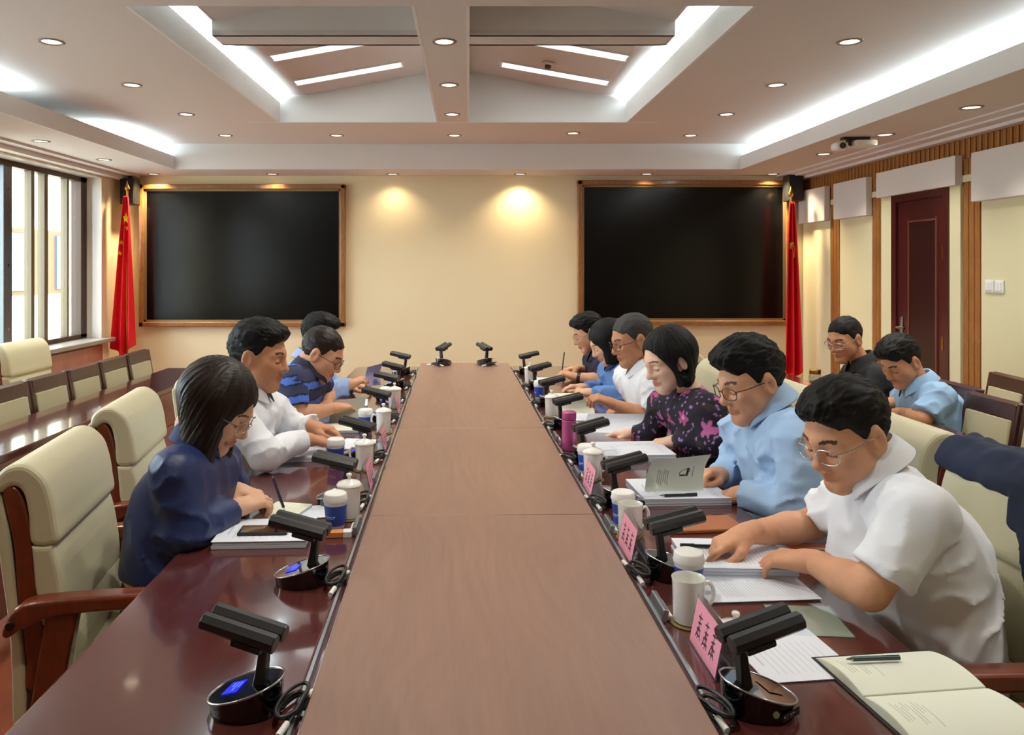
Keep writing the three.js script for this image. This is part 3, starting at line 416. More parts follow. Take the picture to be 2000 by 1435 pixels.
// --- head: x to the person's left, y up, z forward, eyes at y = 0
const headCache = {};
function headGeo(kind) {
  if (headCache[kind]) return headCache[kind];
  const fem = kind === 'woman', full = kind === 'full', jw = fem ? 0.9 : full ? 1.03 : 0.97;
  const f = (X, y, z) => {
    const x = Math.abs(X);
    let d = ell(x, y, z, 0, 0.032, -0.012, 0.074, 0.086, 0.095);
    d = smin(d, ell(x, y, z, 0, -0.03, 0.018, 0.058 * jw, 0.08, 0.068), 0.03);
    d = smin(d, cap(x, y, z, [0.046 * jw, -0.042, -0.004, 0.017, 0.013, -0.096, 0.058, 0.015]), 0.03);
    d = smin(d, cap(x, y, z, [0, -0.098, 0.066, 0.017, 0.006, -0.098, 0.066, 0.017]), 0.025);
    d = smin(d, cap(x, y, z, [0.036, -0.022, 0.05, 0.029 * jw, 0.042 * jw, -0.045, 0.035, 0.026 * jw]), 0.03);
    d = smin(d, cap(x, y, z, [0, 0.02, 0.081, 0.012, 0.038, 0.018, 0.066, 0.012]), 0.02);
    d = smax(d, -ell(x, y, z, 0.031, -0.001, 0.098, 0.021, 0.013, 0.018), 0.016);
    d = smin(d, ell(x, y, z, 0.0305, -0.003, 0.07, 0.0165, 0.0135, 0.0155), 0.004);
    d = smin(d, cap(x, y, z, [0, 0.012, 0.083, 0.007, 0, -0.028, 0.101, 0.0105]), 0.014);
    d = smin(d, cap(x, y, z, [0, -0.031, 0.1, 0.0115, 0.012, -0.035, 0.09, 0.0085]), 0.008);
    d = smin(d, cap(x, y, z, [0, -0.057, 0.087, 0.008, 0.018, -0.06, 0.079, 0.0055]), 0.006);
    d = smin(d, cap(x, y, z, [0, -0.069, 0.086, 0.008, 0.016, -0.067, 0.079, 0.0055]), 0.006);
    let e = ell(x, y, z, 0.077, -0.006, -0.012, 0.0105, 0.033, 0.02); e = smax(e, -ell(x, y, z, 0.088, -0.004, -0.008, 0.009, 0.02, 0.011), 0.006); d = smin(d, e, 0.008);
    d = smin(d, cap(x, y, z, [0, -0.045, -0.036, fem ? 0.04 : 0.048, 0, -0.085, -0.04, fem ? 0.038 : 0.046]), 0.02);
    return d;
  };
  const skin = [1, 1, 1], lip = fem ? [0.86, 0.42, 0.42] : [0.86, 0.6, 0.56], brow = [0.1, 0.08, 0.07], lash = [0.16, 0.11, 0.09];
  const g = paint(nets(f, [-0.09, -0.2, -0.115], [0.09, 0.125, 0.125], 0.0031, 0.008), (X, y, z) => {
    const x = Math.abs(X);
    if (z > 0.06 && x > 0.014 && x < 0.05 && Math.abs(y - (0.0235 + 0.004 * Math.sin((x - 0.014) * 80))) < (fem ? 0.0026 : 0.0042)) return brow;
    if (z > 0.06 && x > 0.016 && x < 0.046 && Math.abs(y + 0.0075 + 0.004 * (1 - ((x - 0.031) / 0.016) ** 2) - 0.003) < 0.0022) return lash;
    if (z > 0.076 && x < 0.022 && Math.abs(y + 0.063) < 0.0105 * (1 - (x / 0.026) ** 2)) return lip;
    const b = 0.03 * n3(X * 40, y * 40, z * 40); return [skin[0] + b, 0.985 + b, 0.97 + b];
  });
  return (headCache[kind] = g);
}
// --- hair in the same frame
const hairCache = {};
function hairGeo(style) {
  const [base, tilt] = style.split('@'), sag = +(tilt || 0); style = base; const key = base + '@' + (tilt || 0);
  const female = style.startsWith('bob') || style.startsWith('long');
  const len = style === 'long' ? -0.175 : style === 'bob2' ? -0.1 : -0.115;
  const strand = (x, y, z) => { const a = Math.atan2(z + 0.02, x) * 7, r = Math.hypot(x, z) * 40; return female ? 0.0016 * n3(a * 2.2, y * 4, r * 0.3) + 0.0008 * n3(a * 6, y * 6, 3) : 0.0034 * n3(x * 46, y * 26, z * 13) + 0.002 * n3(x * 110, y * 60, z * 22); };
  const f = (X, y, z) => {
    const x = Math.abs(X); let d;
    if (female) {
      d = ell(x, y, z, 0, 0.03, -0.016, 0.088, 0.1, 0.108);
      const w = style === 'long' ? 0.086 : 0.084;
      d = smin(d, cap(x, y, z, [0.036, 0.02, -0.045, 0.05, 0.04, len + 0.03, -0.045 - len * Math.sin(sag) * 0.9, 0.044]), 0.04);
      d = smin(d, cap(x, y, z, [0.052, 0.03, 0.006, 0.034, style === 'long' ? 0.07 : 0.06, len + 0.02, (style === 'bob2' ? -0.02 : 0.024) - len * Math.sin(sag) * 0.55, style === 'long' ? 0.022 : 0.024]), 0.03);
      d += strand(X, y, z);
      const op = style === 'bob2' ? ell(x, y, z, 0, -0.04, 0.1, 0.078, 0.112, 0.11) : ell(x, y, z, 0, -0.05, 0.118, 0.058, 0.115, 0.095);
      d = smax(d, -op, 0.008); d = smax(d, len - (y * Math.cos(sag) - z * Math.sin(sag)) * 1 - 0.006 * n2(X * 30, z * 30) - 0.01 * sag, 0.012);
      if (style === 'bob2') d = smax(d, -ell(x, y, z, 0.09, -0.02, 0.0, 0.03, 0.038, 0.02), 0.01);
    } else {
      const tall = style === 'tall' ? 0.024 : style === 'crop' ? -0.004 : 0.012;
      d = ell(x, y, z, 0, 0.034, -0.016, 0.079, 0.092, 0.101);
      d = smin(d, ell(x, y, z, 0, 0.07 + tall, 0.012, 0.068, 0.05, 0.082), 0.03);
      if (style === 'tall') d = smin(d, ell(X, y, z, 0.01, 0.088, 0.055, 0.058, 0.03, 0.042), 0.02);
      if (style === 'crop') d = ell(x, y, z, 0, 0.033, -0.014, 0.0775, 0.0905, 0.0985);
      d += strand(X, y, z) * (style === 'crop' ? 0.5 : 1);
      const fl = (style === 'tall' ? 0.07 : 0.08) + 0.006 * n2(X * 60, 2);       // hairline: a slanted cut from the forehead down to behind the ear
      d = smax(d, (z - 0.088) * 0.72 - (y - fl) * 0.7 + (y > 0.05 ? 0 : 0), 0.006);
      d = smax(d, -ell(x, y, z, 0.09, -0.012, -0.002, 0.03, 0.034, 0.024), 0.006);
      d = smax(d, -0.072 - y, 0.01);
      if (x > 0.045) d = smax(d, (z - 0.034) * 0.9 - (y - 0.03) * 0.4 - (0.06 - Math.min(x, 0.06)) * 2, 0.01);
    }
    return d;
  };
  return nets(f, [-0.115, -0.22, -0.14], [0.115, 0.16, 0.15], 0.0032, 0.006);
}
// --- hand: x along the fingers, y to the thumb side, z out of the back of the hand; wrist at the origin
const handCache = {};
function handGeo(pose) {
  if (handCache[pose]) return handCache[pose];
  const C = { rest: [[0.3, 0.35, 0.25], 0.25], flat: [[0.12, 0.12, 0.1], 0.1], grip: [[0.85, 1.0, 0.6], 0.8], pinch: [[0.55, 0.75, 0.35], 0.7], point: [[0.5, 0.6, 0.4], 0.4] }[pose];
  const bones = [], P = (x, y, z) => V(x, y, z);
  const off = [0.027, 0.009, -0.009, -0.026], len = [0.072, 0.08, 0.074, 0.058], rad = [0.0098, 0.01, 0.0095, 0.0085];
  for (let i = 0; i < 4; i++) {
    const k = P(0.086 - Math.abs(i - 1) * 0.004, off[i], 0.003); bones.push([bone(P(0.0, off[i] * 0.62, 0), 0.017, k, 0.0125), 0.014]);
    let p = k, ang = 0; const seg = [0.46, 0.3, 0.24], spread = (off[i]) * 1.2;
    for (let j = 0; j < 3; j++) { ang += C[0][j] * (pose === 'point' && i === 0 ? 0.25 : 1) * (1 + 0.12 * i); const L = len[i] * seg[j], q = p.clone().add(P(Math.cos(ang) * L, j === 0 ? spread * L : 0, -Math.sin(ang) * L)); bones.push([bone(p, rad[i] * (1 - j * 0.06), q, rad[i] * (0.94 - j * 0.08)), j ? 0.003 : 0.006]); p = q; }
  }
  const c = C[1], t0 = P(0.022, 0.024, -0.006), t1 = P(0.058, 0.05 - 0.006 * c, -0.014 - 0.012 * c), t2 = P(0.086, 0.055 - 0.02 * c, -0.018 - 0.022 * c), t3 = P(0.108, 0.052 - 0.03 * c, -0.02 - 0.026 * c);
  bones.push([bone(t0, 0.017, t1, 0.0135), 0.014], [bone(t1, 0.0125, t2, 0.0108), 0.004], [bone(t2, 0.0108, t3, 0.0085), 0.003]);
  bones.push([bone(P(-0.03, 0, 0), 0.026, P(0.02, 0, 0), 0.024), 0.02]);
  const f = (x, y, z) => { let d = 1; for (const [b, k] of bones) d = smin(d, cap(x, y, z, b), k); return d; };
  const g = paint(nets(f, [-0.06, -0.05, -0.11], [0.19, 0.08, 0.035], 0.0034, 0.008), (x, y, z) => { const b = 0.03 * n3(x * 60, y * 60, z * 60) - (x > 0.13 ? 0.02 : 0); return [1 + b, 0.97 + b, 0.95 + b]; });
  return (handCache[pose] = g);
}
const skinTones = { light: '#e3b594', fair: '#eec3a8', tan: '#c58c68', warm: '#d69f7c' };
const skinMat = {}; for (const k in skinTones) skinMat[k] = phys({ color: skinTones[k], vertexColors: true, roughness: 0.6 });
const hairMats = { black: phys({ color: '#0d0b0a', roughness: 0.58, specularIntensity: 0.5 }), brown: phys({ color: '#21150f', roughness: 0.45, specularIntensity: 0.6 }), grey: phys({ color: '#353331', roughness: 0.65 }) };
const limb = (a, b, hint, la, lb) => { // elbow from shoulder and wrist
  const d = b.clone().sub(a), L = Math.min(d.length(), la + lb - 0.005), n = d.clone().normalize(), x = (L * L + la * la - lb * lb) / (2 * L), h = Math.sqrt(Math.max(0, la * la - x * x)); const side = hint.clone().sub(a); side.sub(n.clone().multiplyScalar(side.dot(n))).normalize(); return a.clone().add(n.multiplyScalar(x)).add(side.multiplyScalar(h)); };
const PX = 885, RX = 915;
function person(o) {
  const vp = o.room ? RX : PX, at = (a) => V((a[0] - vp) * a[2] / 1500, EYE - (a[1] - 520) * a[2] / 1500, -a[2]);   // picture place and distance to metres
  const root = thing('person', o.label, 'person', { x: o.hip[0], d: o.hip[2], table: !o.room, group: o.group }), org = V(o.hip[0], 0, -o.hip[2]);
  const L = (a) => at(a).sub(org), fx = o.face;                              // facing along x: -1 or +1
  const fwd = V(fx, 0, 0), near = V(0, 0, 1), S = o.size || 1;
  const hip = V(0, o.hip[1], 0), neck = L(o.neck), head = L(o.head);
  const shN = L(o.shN), shF = L(o.shF), wrN = L(o.wrN), wrF = L(o.wrF), elN = L(o.elN), elF = L(o.elF), tipN = L(o.tipN), tipF = L(o.tipF);
  const mid = shN.clone().add(shF).multiplyScalar(0.5), chest = mid.clone().lerp(hip, 0.24), belly = mid.clone().lerp(hip, 0.62).add(fwd.clone().multiplyScalar((o.belly || 0.02) - 0.02)); const back = fwd.clone().multiplyScalar(-0.03);
  chest.add(back); belly.add(back.clone().multiplyScalar(0.6));
  const z = (v, s, w) => v.clone().add(near.clone().multiplyScalar(s * w)), fat = o.fat || 1;
  const knee = (s) => V(fx * 0.42, 0.5, s * 0.11), ankle = (s) => V(fx * 0.4, 0.09, s * 0.1), upN = o.thin || 1;
  // body: torso, neck, limbs down to the ankles
  const torso = [[bone(z(hip, 1, 0.085), 0.12 * fat, z(hip, -1, 0.085), 0.12 * fat), 0.02], [bone(z(belly, 1, 0.06), 0.118 * fat, z(belly, -1, 0.06), 0.118 * fat), 0.12], [bone(z(chest, 1, 0.075), 0.105 * fat, z(chest, -1, 0.075), 0.105 * fat), 0.12], [bone(shN.clone().lerp(mid, 0.25).add(V(0, -0.02, 0)), 0.066 * upN, shF.clone().lerp(mid, 0.25).add(V(0, -0.02, 0)), 0.066 * upN), 0.07]];
  const yoke = [[bone(shN.clone().add(V(0, -0.01, 0)), 0.052 * upN, neck.clone().add(V(0, -0.045, 0)), 0.05), 0.04], [bone(shF.clone().add(V(0, -0.01, 0)), 0.052 * upN, neck.clone().add(V(0, -0.045, 0)), 0.05), 0.04]];
  const arms = [[shN, elN, wrN], [shF, elF, wrF]].map(([a, b, c]) => [[bone(a, 0.054 * upN, b, 0.043 * upN), 0.03], [bone(b, 0.044 * upN, b.clone().lerp(c, 0.35), 0.045 * upN), 0.012], [bone(b.clone().lerp(c, 0.35), 0.045 * upN, c, 0.029 * upN), 0.012]]);
  const legs = [1, -1].map((s) => [[bone(V(0.02 * fx, o.hip[1] - 0.02, s * 0.09), 0.098, knee(s), 0.066), 0.05], [bone(knee(s), 0.064, ankle(s), 0.042), 0.03]]);
  const hr = new THREE.Matrix4().makeRotationFromEuler(new THREE.Euler(o.pitch, fx * Math.PI / 2 + o.yaw * fx * -1, o.roll || 0, 'YXZ')), neckTop = V(0, -0.055, -0.036).applyMatrix4(hr).add(head);
  const all = [...torso, ...yoke, ...arms.flat(), ...legs.flat(), [bone(neck.clone().add(V(0, -0.04, 0)), o.woman ? 0.05 : 0.06, neckTop, o.woman ? 0.042 : 0.051), 0.03]];
  const field = (list) => (x, y, q) => { let d = 1; for (const [b, k] of list) d = smin(d, cap(x, y, q, b), k); return d; };
  const box = (list) => { const lo = [9, 9, 9], hi = [-9, -9, -9]; for (const [b] of list) for (const e of [0, 4]) for (let k = 0; k < 3; k++) { lo[k] = Math.min(lo[k], b[e + k] - b[e + 3]); hi[k] = Math.max(hi[k], b[e + k] + b[e + 3]); } return [lo, hi]; };
  const flesh = (x, y, q) => { const b = 0.03 * n3(x * 30, y * 30, q * 30); return [1 + b, 0.98 + b, 0.96 + b]; };
  const parts = [paint(nets(field(all), ...box(all), 0.012), flesh)];
  // head turned on the neck
  const hm = new THREE.Matrix4().makeRotationFromEuler(new THREE.Euler(o.pitch, fx * Math.PI / 2 + o.yaw * fx * -1, o.roll || 0, 'YXZ')); const hs = (o.headSize || 1.08); hm.scale(V(hs, hs, hs)); hm.setPosition(head);
  parts.push(moved(headGeo(o.woman ? 'woman' : o.full ? 'full' : 'man'), hm));
  const handM = (w, tip, thumb, up) => { const a = tip.clone().sub(w).normalize(), u = up.clone().sub(a.clone().multiplyScalar(up.dot(a))).normalize(); let t = new THREE.Vector3().crossVectors(u, a).normalize(); if (t.dot(thumb) < 0) t.negate(); const m = new THREE.Matrix4().makeBasis(a, t, u); const k = o.handSize || 1.02; m.scale(V(k, k, k)); m.setPosition(w); return m; };
  parts.push(moved(handGeo(o.poseN || 'rest'), handM(wrN, tipN, near.clone().negate(), o.upN ? V(...o.upN) : V(0, 1, 0.25))), moved(handGeo(o.poseF || 'rest'), handM(wrF, tipF, near, o.upF ? V(...o.upF) : V(0, 1, -0.1))));
  mesh('body', joinIndexed(parts), skinMat[o.skin || 'light'], root);
  mesh('hair', moved(hairGeo(o.woman ? o.hair + '@' + o.pitch : o.hair), hm), hairMats[o.hairColor || 'black'], root);
  // shirt: torso and sleeves, a little larger than the body, creased
  const cutArm = (a, b, c, long) => {
    if (long) { const e = c.clone().lerp(b, 0.06), dir = c.clone().sub(b).normalize(); return (x, y, q) => { let d = smin(cap(x, y, q, bone(a, 0.07 * upN, b, 0.064 * upN)), cap(x, y, q, bone(b, 0.064 * upN, c, 0.046 * upN)), 0.03); return Math.max(d, (x - e.x) * dir.x + (y - e.y) * dir.y + (q - e.z) * dir.z > 0 && cap(x, y, q, bone(b, 0.06, c, 0.06)) < 0.03 ? (x - e.x) * dir.x + (y - e.y) * dir.y + (q - e.z) * dir.z : -1); }; }
    const e = a.clone().lerp(b, o.sleeve || 0.72), dir = b.clone().sub(a).normalize(), far = a.clone().lerp(b, 1.0); return (x, y, q) => smax(cap(x, y, q, bone(a, 0.068 * upN, far, 0.07 * upN)), (x - e.x) * dir.x + (y - e.y) * dir.y + (q - e.z) * dir.z, 0.012);
  };
  const sN = cutArm(shN, elN, wrN, o.longSleeve), sF = cutArm(shF, elF, wrF, o.longSleeve), tf = field([...torso, ...yoke]), hem = o.hem || 0.5, nd = neckTop.clone().sub(neck).normalize(), wr = o.wrinkle ?? 1;
  const axN = elN.clone().sub(shN).normalize(), axF = elF.clone().sub(shF).normalize(), off0 = (o.hip[2] * 7.3) % 5;
  const neckCut = bone(neck.clone().add(nd.clone().multiplyScalar(0.012)).add(fwd.clone().multiplyScalar(0.016)), o.woman ? 0.052 : 0.058, neck.clone().add(nd.clone().multiplyScalar(0.2)), 0.1);
  const shirtF = (x, y, q) => {
    let d = tf(x, y, q) - 0.013; const a = sN(x, y, q), b = sF(x, y, q); d = smin(d, a, 0.025); d = smin(d, b, 0.025);
    if (d < 0.05 && d > -0.05) { const u = n3(x * 7 + off0, y * 5, q * 7), w = n3(x * 3.5, y * 3.5 + off0, q * 3.5), s = (x - shN.x) * axN.x + (y - shN.y) * axN.y + (q - shN.z) * axN.z; const cr = (v) => 1 - Math.abs(Math.sin(v)); d += wr * (-0.009 * Math.pow(cr(x * fx * 17 + y * 30 + u * 1.6 + q * 6), 2) * Math.max(0, w + 0.3) + 0.008 * Math.abs(u) - 0.0015 + (a < 0.03 || b < 0.03 ? -0.008 * Math.pow(cr(s * 44 + u * 2 + q * 9), 2) * Math.max(0.12, 0.35 + w) : 0)); }
    d = smax(d, hem - y, 0.012); return smax(d, -cap(x, y, q, neckCut), 0.008);
  };
  const [lo, hi] = box([...torso, ...yoke, ...arms.flat()]); const cell = o.fine || 0.009, sg = nets(shirtF, [lo[0] - 0.03, hem - 0.02, lo[2] - 0.03], [hi[0] + 0.03, hi[1] + 0.04, hi[2] + 0.03], cell);
  const shirtMat = phys({ color: o.shirtMap ? '#ffffff' : o.shirt, vertexColors: !!o.shirtMap, roughness: o.sheen ? 0.45 : 0.8, sheen: o.sheen || 0.2, sheenRoughness: 0.5 });
  if (o.shirtMap) paint(sg, (x, y, q) => o.shirtMap(x, y, q, { neck, fx, shN, elN, shF, elF, hip, a: sN(x, y, q), b: sF(x, y, q) }));
  const shirt = mesh(o.shirtName || 'shirt', sg, shirtMat, root);
  // collar: a folded band around the neck, open at the front
  if (o.collar !== false) {
    const q0 = new THREE.Quaternion().setFromUnitVectors(V(0, 1, 0), nd.clone().lerp(V(0, 1, 0), 0.5).normalize()), pts = [], idx = [], nu = 40, prof2 = [[0.066, -0.02], [0.062, 0.015], [0.064, 0.044], [0.07, 0.05], [0.083, 0.032], [0.102, -0.004], [0.098, -0.01], [0.078, 0.022], [0.068, 0.02]], np = prof2.length, op = o.collarOpen || 0.5;
    for (let i = 0; i <= nu; i++) { const t = i / nu, ang = op / 2 + t * (2 * Math.PI - op), e = Math.pow(Math.abs(2 * t - 1), 6); for (const [r, y] of prof2) { const rr = r * (o.woman ? 0.88 : 1) + (r > 0.08 ? e * 0.018 : 0), p = V(Math.cos(ang) * fx * rr, y - e * (r > 0.08 ? 0.03 : 0.012) - (1 + Math.cos(ang)) * 0.008, Math.sin(ang) * rr); p.applyQuaternion(q0).add(neck).add(nd.clone().multiplyScalar(o.collarUp || 0.012)).add(V(fx * 0.012, 0, 0)); pts.push(p); } }
    for (let i = 0; i < nu; i++) for (let j = 0; j < np; j++) { const a = i * np + j, b = i * np + (j + 1) % np, c = a + np, e = b + np; idx.push(a, b, c, b, e, c); }
    const g = new THREE.BufferGeometry().setFromPoints(pts); g.setIndex(idx); g.computeVertexNormals(); mesh('collar', g, phys({ color: o.collarColor || o.shirt, roughness: 0.75, side: THREE.DoubleSide }), shirt);
  }
  // trousers and shoes
  const tl = [torso[0], ...legs.flat()], trf = field(tl), tg = nets((x, y, q) => Math.max(trf(x, y, q) - 0.014 + 0.005 * n3(x * 9, y * 9, q * 9), 0.1 - y, y - hem - 0.03), [-0.5, 0.06, -0.32], [0.5, hem + 0.06, 0.32], 0.014); mesh(o.skirt ? 'skirt' : 'trousers', tg, std({ color: o.pants || '#1c1d22', roughness: 0.85 }), root);
  for (const s of [1, -1]) { const a = ankle(s), g = nets((x, y, q) => Math.max(smin(cap(x, y, q, bone(V(a.x - fx * 0.04, 0.05, a.z), 0.045, V(a.x + fx * 0.16, 0.035, a.z), 0.036)), cap(x, y, q, bone(a, 0.045, V(a.x, 0.05, a.z), 0.045)), 0.03), 0.004 - y), [Math.min(a.x, a.x + fx * 0.2) - 0.1, 0, a.z - 0.06], [Math.max(a.x, a.x + fx * 0.2) + 0.1, 0.15, a.z + 0.06], 0.012); mesh('shoe', g, M.blackGloss, root); }
  // glasses
  if (o.glasses) {
    const rim = (s) => tube(Array.from({ length: 20 }, (_, i) => { const a = i / 20 * Math.PI * 2, c = Math.cos(a), n = Math.sin(a); return V(s * 0.033 + Math.sign(c) * Math.pow(Math.abs(c), 0.7) * 0.025, -0.004 + Math.sign(n) * Math.pow(Math.abs(n), 0.7) * 0.018, 0.103 - Math.abs(s * 0.033 + c * 0.025) ** 2 * 4); }), 0.0014, 40, 6, true);
    const temple = (s) => tube([V(s * 0.057, 0.004, 0.09), V(s * 0.072, 0.005, 0.06), V(s * 0.079, 0.006, 0.0), V(s * 0.079, -0.006, -0.03)], 0.0015, 20, 6);
    const gl = mesh('glasses', merge([rim(1), rim(-1), temple(1), temple(-1), tube([V(-0.009, 0.002, 0.104), V(0, 0.005, 0.108), V(0.009, 0.002, 0.104)], 0.0014, 10, 6)]).applyMatrix4(hm), o.glasses === 'dark' ? M.black : M.chrome, root);
  }
  if (o.extra) o.extra({ root, shN, shF, elN, elF, wrN, wrF, tipN, tipF, neck, head, fx, shirt, mid, chest, belly, hm });
  root.userData.at = undefined; delete root.userData.at;
  return { root, org };
}

const stripes = (x, y, q, c) => { const ax = c.hip.clone().sub(c.neck).normalize(); const along = (c.a < 0.003 || c.b < 0.003) ? (() => { const s = c.a < c.b ? c.shN : c.shF, e = c.a < c.b ? c.elN : c.elF; const d = e.clone().sub(s).normalize(); return (x - s.x) * d.x + (y - s.y) * d.y + (q - s.z) * d.z + 0.05; })() : (x - c.neck.x) * ax.x + (y - c.neck.y) * ax.y + 0.03; const m = ((along + 0.045) % 0.095 + 0.095) % 0.095; return along > 0.31 ? lin('#181c2e') : m < 0.034 ? lin('#4d74d6') : m < 0.042 || m > 0.087 ? lin('#14182a') : lin('#353a5a'); };
const floral = (x, y, q, c) => { let best = 9, bi = 0; const G = 0.1, gx = Math.floor(x / G), gy = Math.floor(y / G), gz = Math.floor(q / G);
  for (let i = -1; i <= 1; i++) for (let j = -1; j <= 1; j++) for (let k = -1; k <= 1; k++) { const h = (s) => { const t = Math.sin((gx + i) * 127.1 + (gy + j) * 311.7 + (gz + k) * 74.7 + s * 57.3) * 43758.5453; return t - Math.floor(t); }; const dx = x - (gx + i + h(1)) * G, dy = y - (gy + j + h(2)) * G, dz = q - (gz + k + h(3)) * G, a = Math.atan2(dy, dx + dz), r = 0.026 + 0.022 * h(4), d = Math.hypot(dx, dy, dz) / (r * (0.78 + 0.22 * Math.cos(a * 5))); if (d < best) { best = d; bi = h(5); } }
  return best < 0.32 ? lin('#e8a0c8') : best < 1 ? lin(bi > 0.5 ? '#c2649c' : '#b85088') : n3(x * 30, y * 30, q * 30) > 0.68 ? lin('#a978c0') : (c.a < 0.004 && n3(x * 6, y * 6, q * 6) > 0.1) ? lin('#3a2b2e') : lin('#1a1524'); };
const onHead = (p, name, geo, mat) => mesh(name, geo.applyMatrix4(p.hm), mat, p.root);
const band = (p, w, e, r, wd, mat, name) => { const d = e.clone().sub(w).normalize(); const g = new THREE.CylinderGeometry(r * 1.04, r, wd, 24, 1, false); g.applyQuaternion(new THREE.Quaternion().setFromUnitVectors(V(0, 1, 0), d)); const c = w.clone().add(d.multiplyScalar(0.035)); g.translate(c.x, c.y, c.z); return mesh(name, g, mat, p.root); };
const G = 'people at the conference table';
// right row, from the camera
person({ label: 'man in a white short sleeved shirt reading a stack of papers, nearest on the right', group: G, face: -1, hip: [1.17, 0.55, 1.93], neck: [1748, 925, 1.93], head: [1660, 850, 1.93], shN: [1815, 1005, 1.73], shF: [1690, 960, 2.12], elN: [1705, 1160, 1.72], wrN: [1592, 1102, 1.9], tipN: [1515, 1095, 1.97], elF: [1590, 1030, 2.2], wrF: [1462, 1046, 2.09], tipF: [1392, 1078, 2.06], poseN: 'rest', poseF: 'point', pitch: 0.38, yaw: 0.34, headSize: 1.11, hair: 'short', glasses: 'chrome', skin: 'warm', full: true, fat: 1.14, belly: 0.03, shirt: '#f0f4fa', sleeve: 0.8, pants: '#22242a', fine: 0.0075, hem: 0.5, collarOpen: 0.9, collarUp: 0.04, wrinkle: 1.15 });
person({ label: 'man in a light blue long sleeved shirt turning a printed page', group: G, face: -1, hip: [1.24, 0.55, 2.67], neck: [1528, 800, 2.67], head: [1470, 745, 2.67], shN: [1572, 850, 2.46], shF: [1455, 835, 2.88], elN: [1560, 995, 2.44], wrN: [1450, 968, 2.6], tipN: [1375, 985, 2.68], elF: [1440, 925, 2.92], wrF: [1408, 930, 2.8], tipF: [1368, 925, 2.74], poseN: 'rest', poseF: 'pinch', pitch: 0.3, yaw: 0.22, headSize: 1.18, hair: 'tall', glasses: 'dark', skin: 'warm', full: true, fat: 1.12, shirt: '#a9c9ec', longSleeve: true, fine: 0.0085, pants: '#22242a', collarOpen: 0.7, collarUp: 0.035, wrinkle: 1.7, extra: (p) => band(p, p.wrF, p.elF, 0.036, 0.02, M.black, 'wrist_strap') });
person({ label: 'woman with bobbed hair in a dark blouse with pink flowers', group: G, face: -1, woman: true, hip: [1.22, 0.55, 3.4], neck: [1358, 762, 3.4], head: [1308, 702, 3.4], shN: [1388, 800, 3.22], shF: [1298, 785, 3.58], elN: [1402, 865, 3.18], wrN: [1322, 864, 3.36], tipN: [1272, 872, 3.4], elF: [1275, 850, 3.62], wrF: [1236, 850, 3.66], tipF: [1200, 850, 3.68], poseN: 'rest', pitch: 0.36, yaw: 0.3, headSize: 1.16, hair: 'bob2', skin: 'fair', thin: 0.92, shirt: '#1a1524', shirtMap: floral, longSleeve: true, shirtName: 'blouse', collar: false, fine: 0.006, wrinkle: 0.6, pants: '#18181c' });
person({ label: 'grey haired man with glasses in a white polo lifting a page', group: G, face: -1, hip: [1.17, 0.55, 4.13], neck: [1268, 716, 4.13], head: [1236, 664, 4.13], shN: [1284, 745, 3.95], shF: [1225, 735, 4.32], elN: [1282, 822, 3.9], wrN: [1198, 790, 3.98], tipN: [1142, 768, 4.0], elF: [1248, 790, 4.36], wrF: [1222, 798, 4.2], tipF: [1185, 806, 4.12], poseN: 'pinch', poseF: 'rest', pitch: 0.28, yaw: 0.2, headSize: 1.16, hair: 'crop', hairColor: 'grey', glasses: 'dark', skin: 'tan', fat: 1.02, shirt: '#f0f3f8', sleeve: 0.75, pants: '#1c2030', collarOpen: 0.6 });
person({ label: 'woman with black bobbed hair in a blue blouse bent over her notes', group: G, face: -1, woman: true, hip: [1.15, 0.55, 4.85], neck: [1216, 708, 4.85], head: [1188, 668, 4.85], shN: [1238, 730, 4.68], shF: [1190, 722, 5.02], elN: [1222, 772, 4.65], wrN: [1155, 768, 4.72], tipN: [1126, 766, 4.75], elF: [1200, 758, 5.08], wrF: [1140, 758, 5.0], tipF: [1112, 756, 4.98], poseN: 'grip', pitch: 0.5, yaw: 0.05, headSize: 1.14, hair: 'bob', skin: 'light', thin: 0.92, shirt: '#5f86c4', longSleeve: true, shirtName: 'blouse', collarColor: '#2a3160', pants: '#1a1a24' });
person({ label: 'man in a dark navy polo writing with an upright pen, farthest on the right side', group: G, face: -1, hip: [1.14, 0.55, 5.55], neck: [1180, 690, 5.55], head: [1150, 650, 5.55], shN: [1192, 708, 5.37], shF: [1158, 702, 5.74], elN: [1180, 744, 5.33], wrN: [1122, 736, 5.4], tipN: [1096, 728, 5.42], elF: [1160, 728, 5.78], wrF: [1124, 722, 5.62], tipF: [1100, 724, 5.55], poseN: 'grip', pitch: 0.4, yaw: 0.0, headSize: 1.14, hair: 'short', glasses: 'chrome', skin: 'warm', shirt: '#1a1d33', sleeve: 0.75, pants: '#1a1a20', extra: (p) => band(p, p.wrN, p.elN, 0.034, 0.024, M.black, 'wristwatch') });
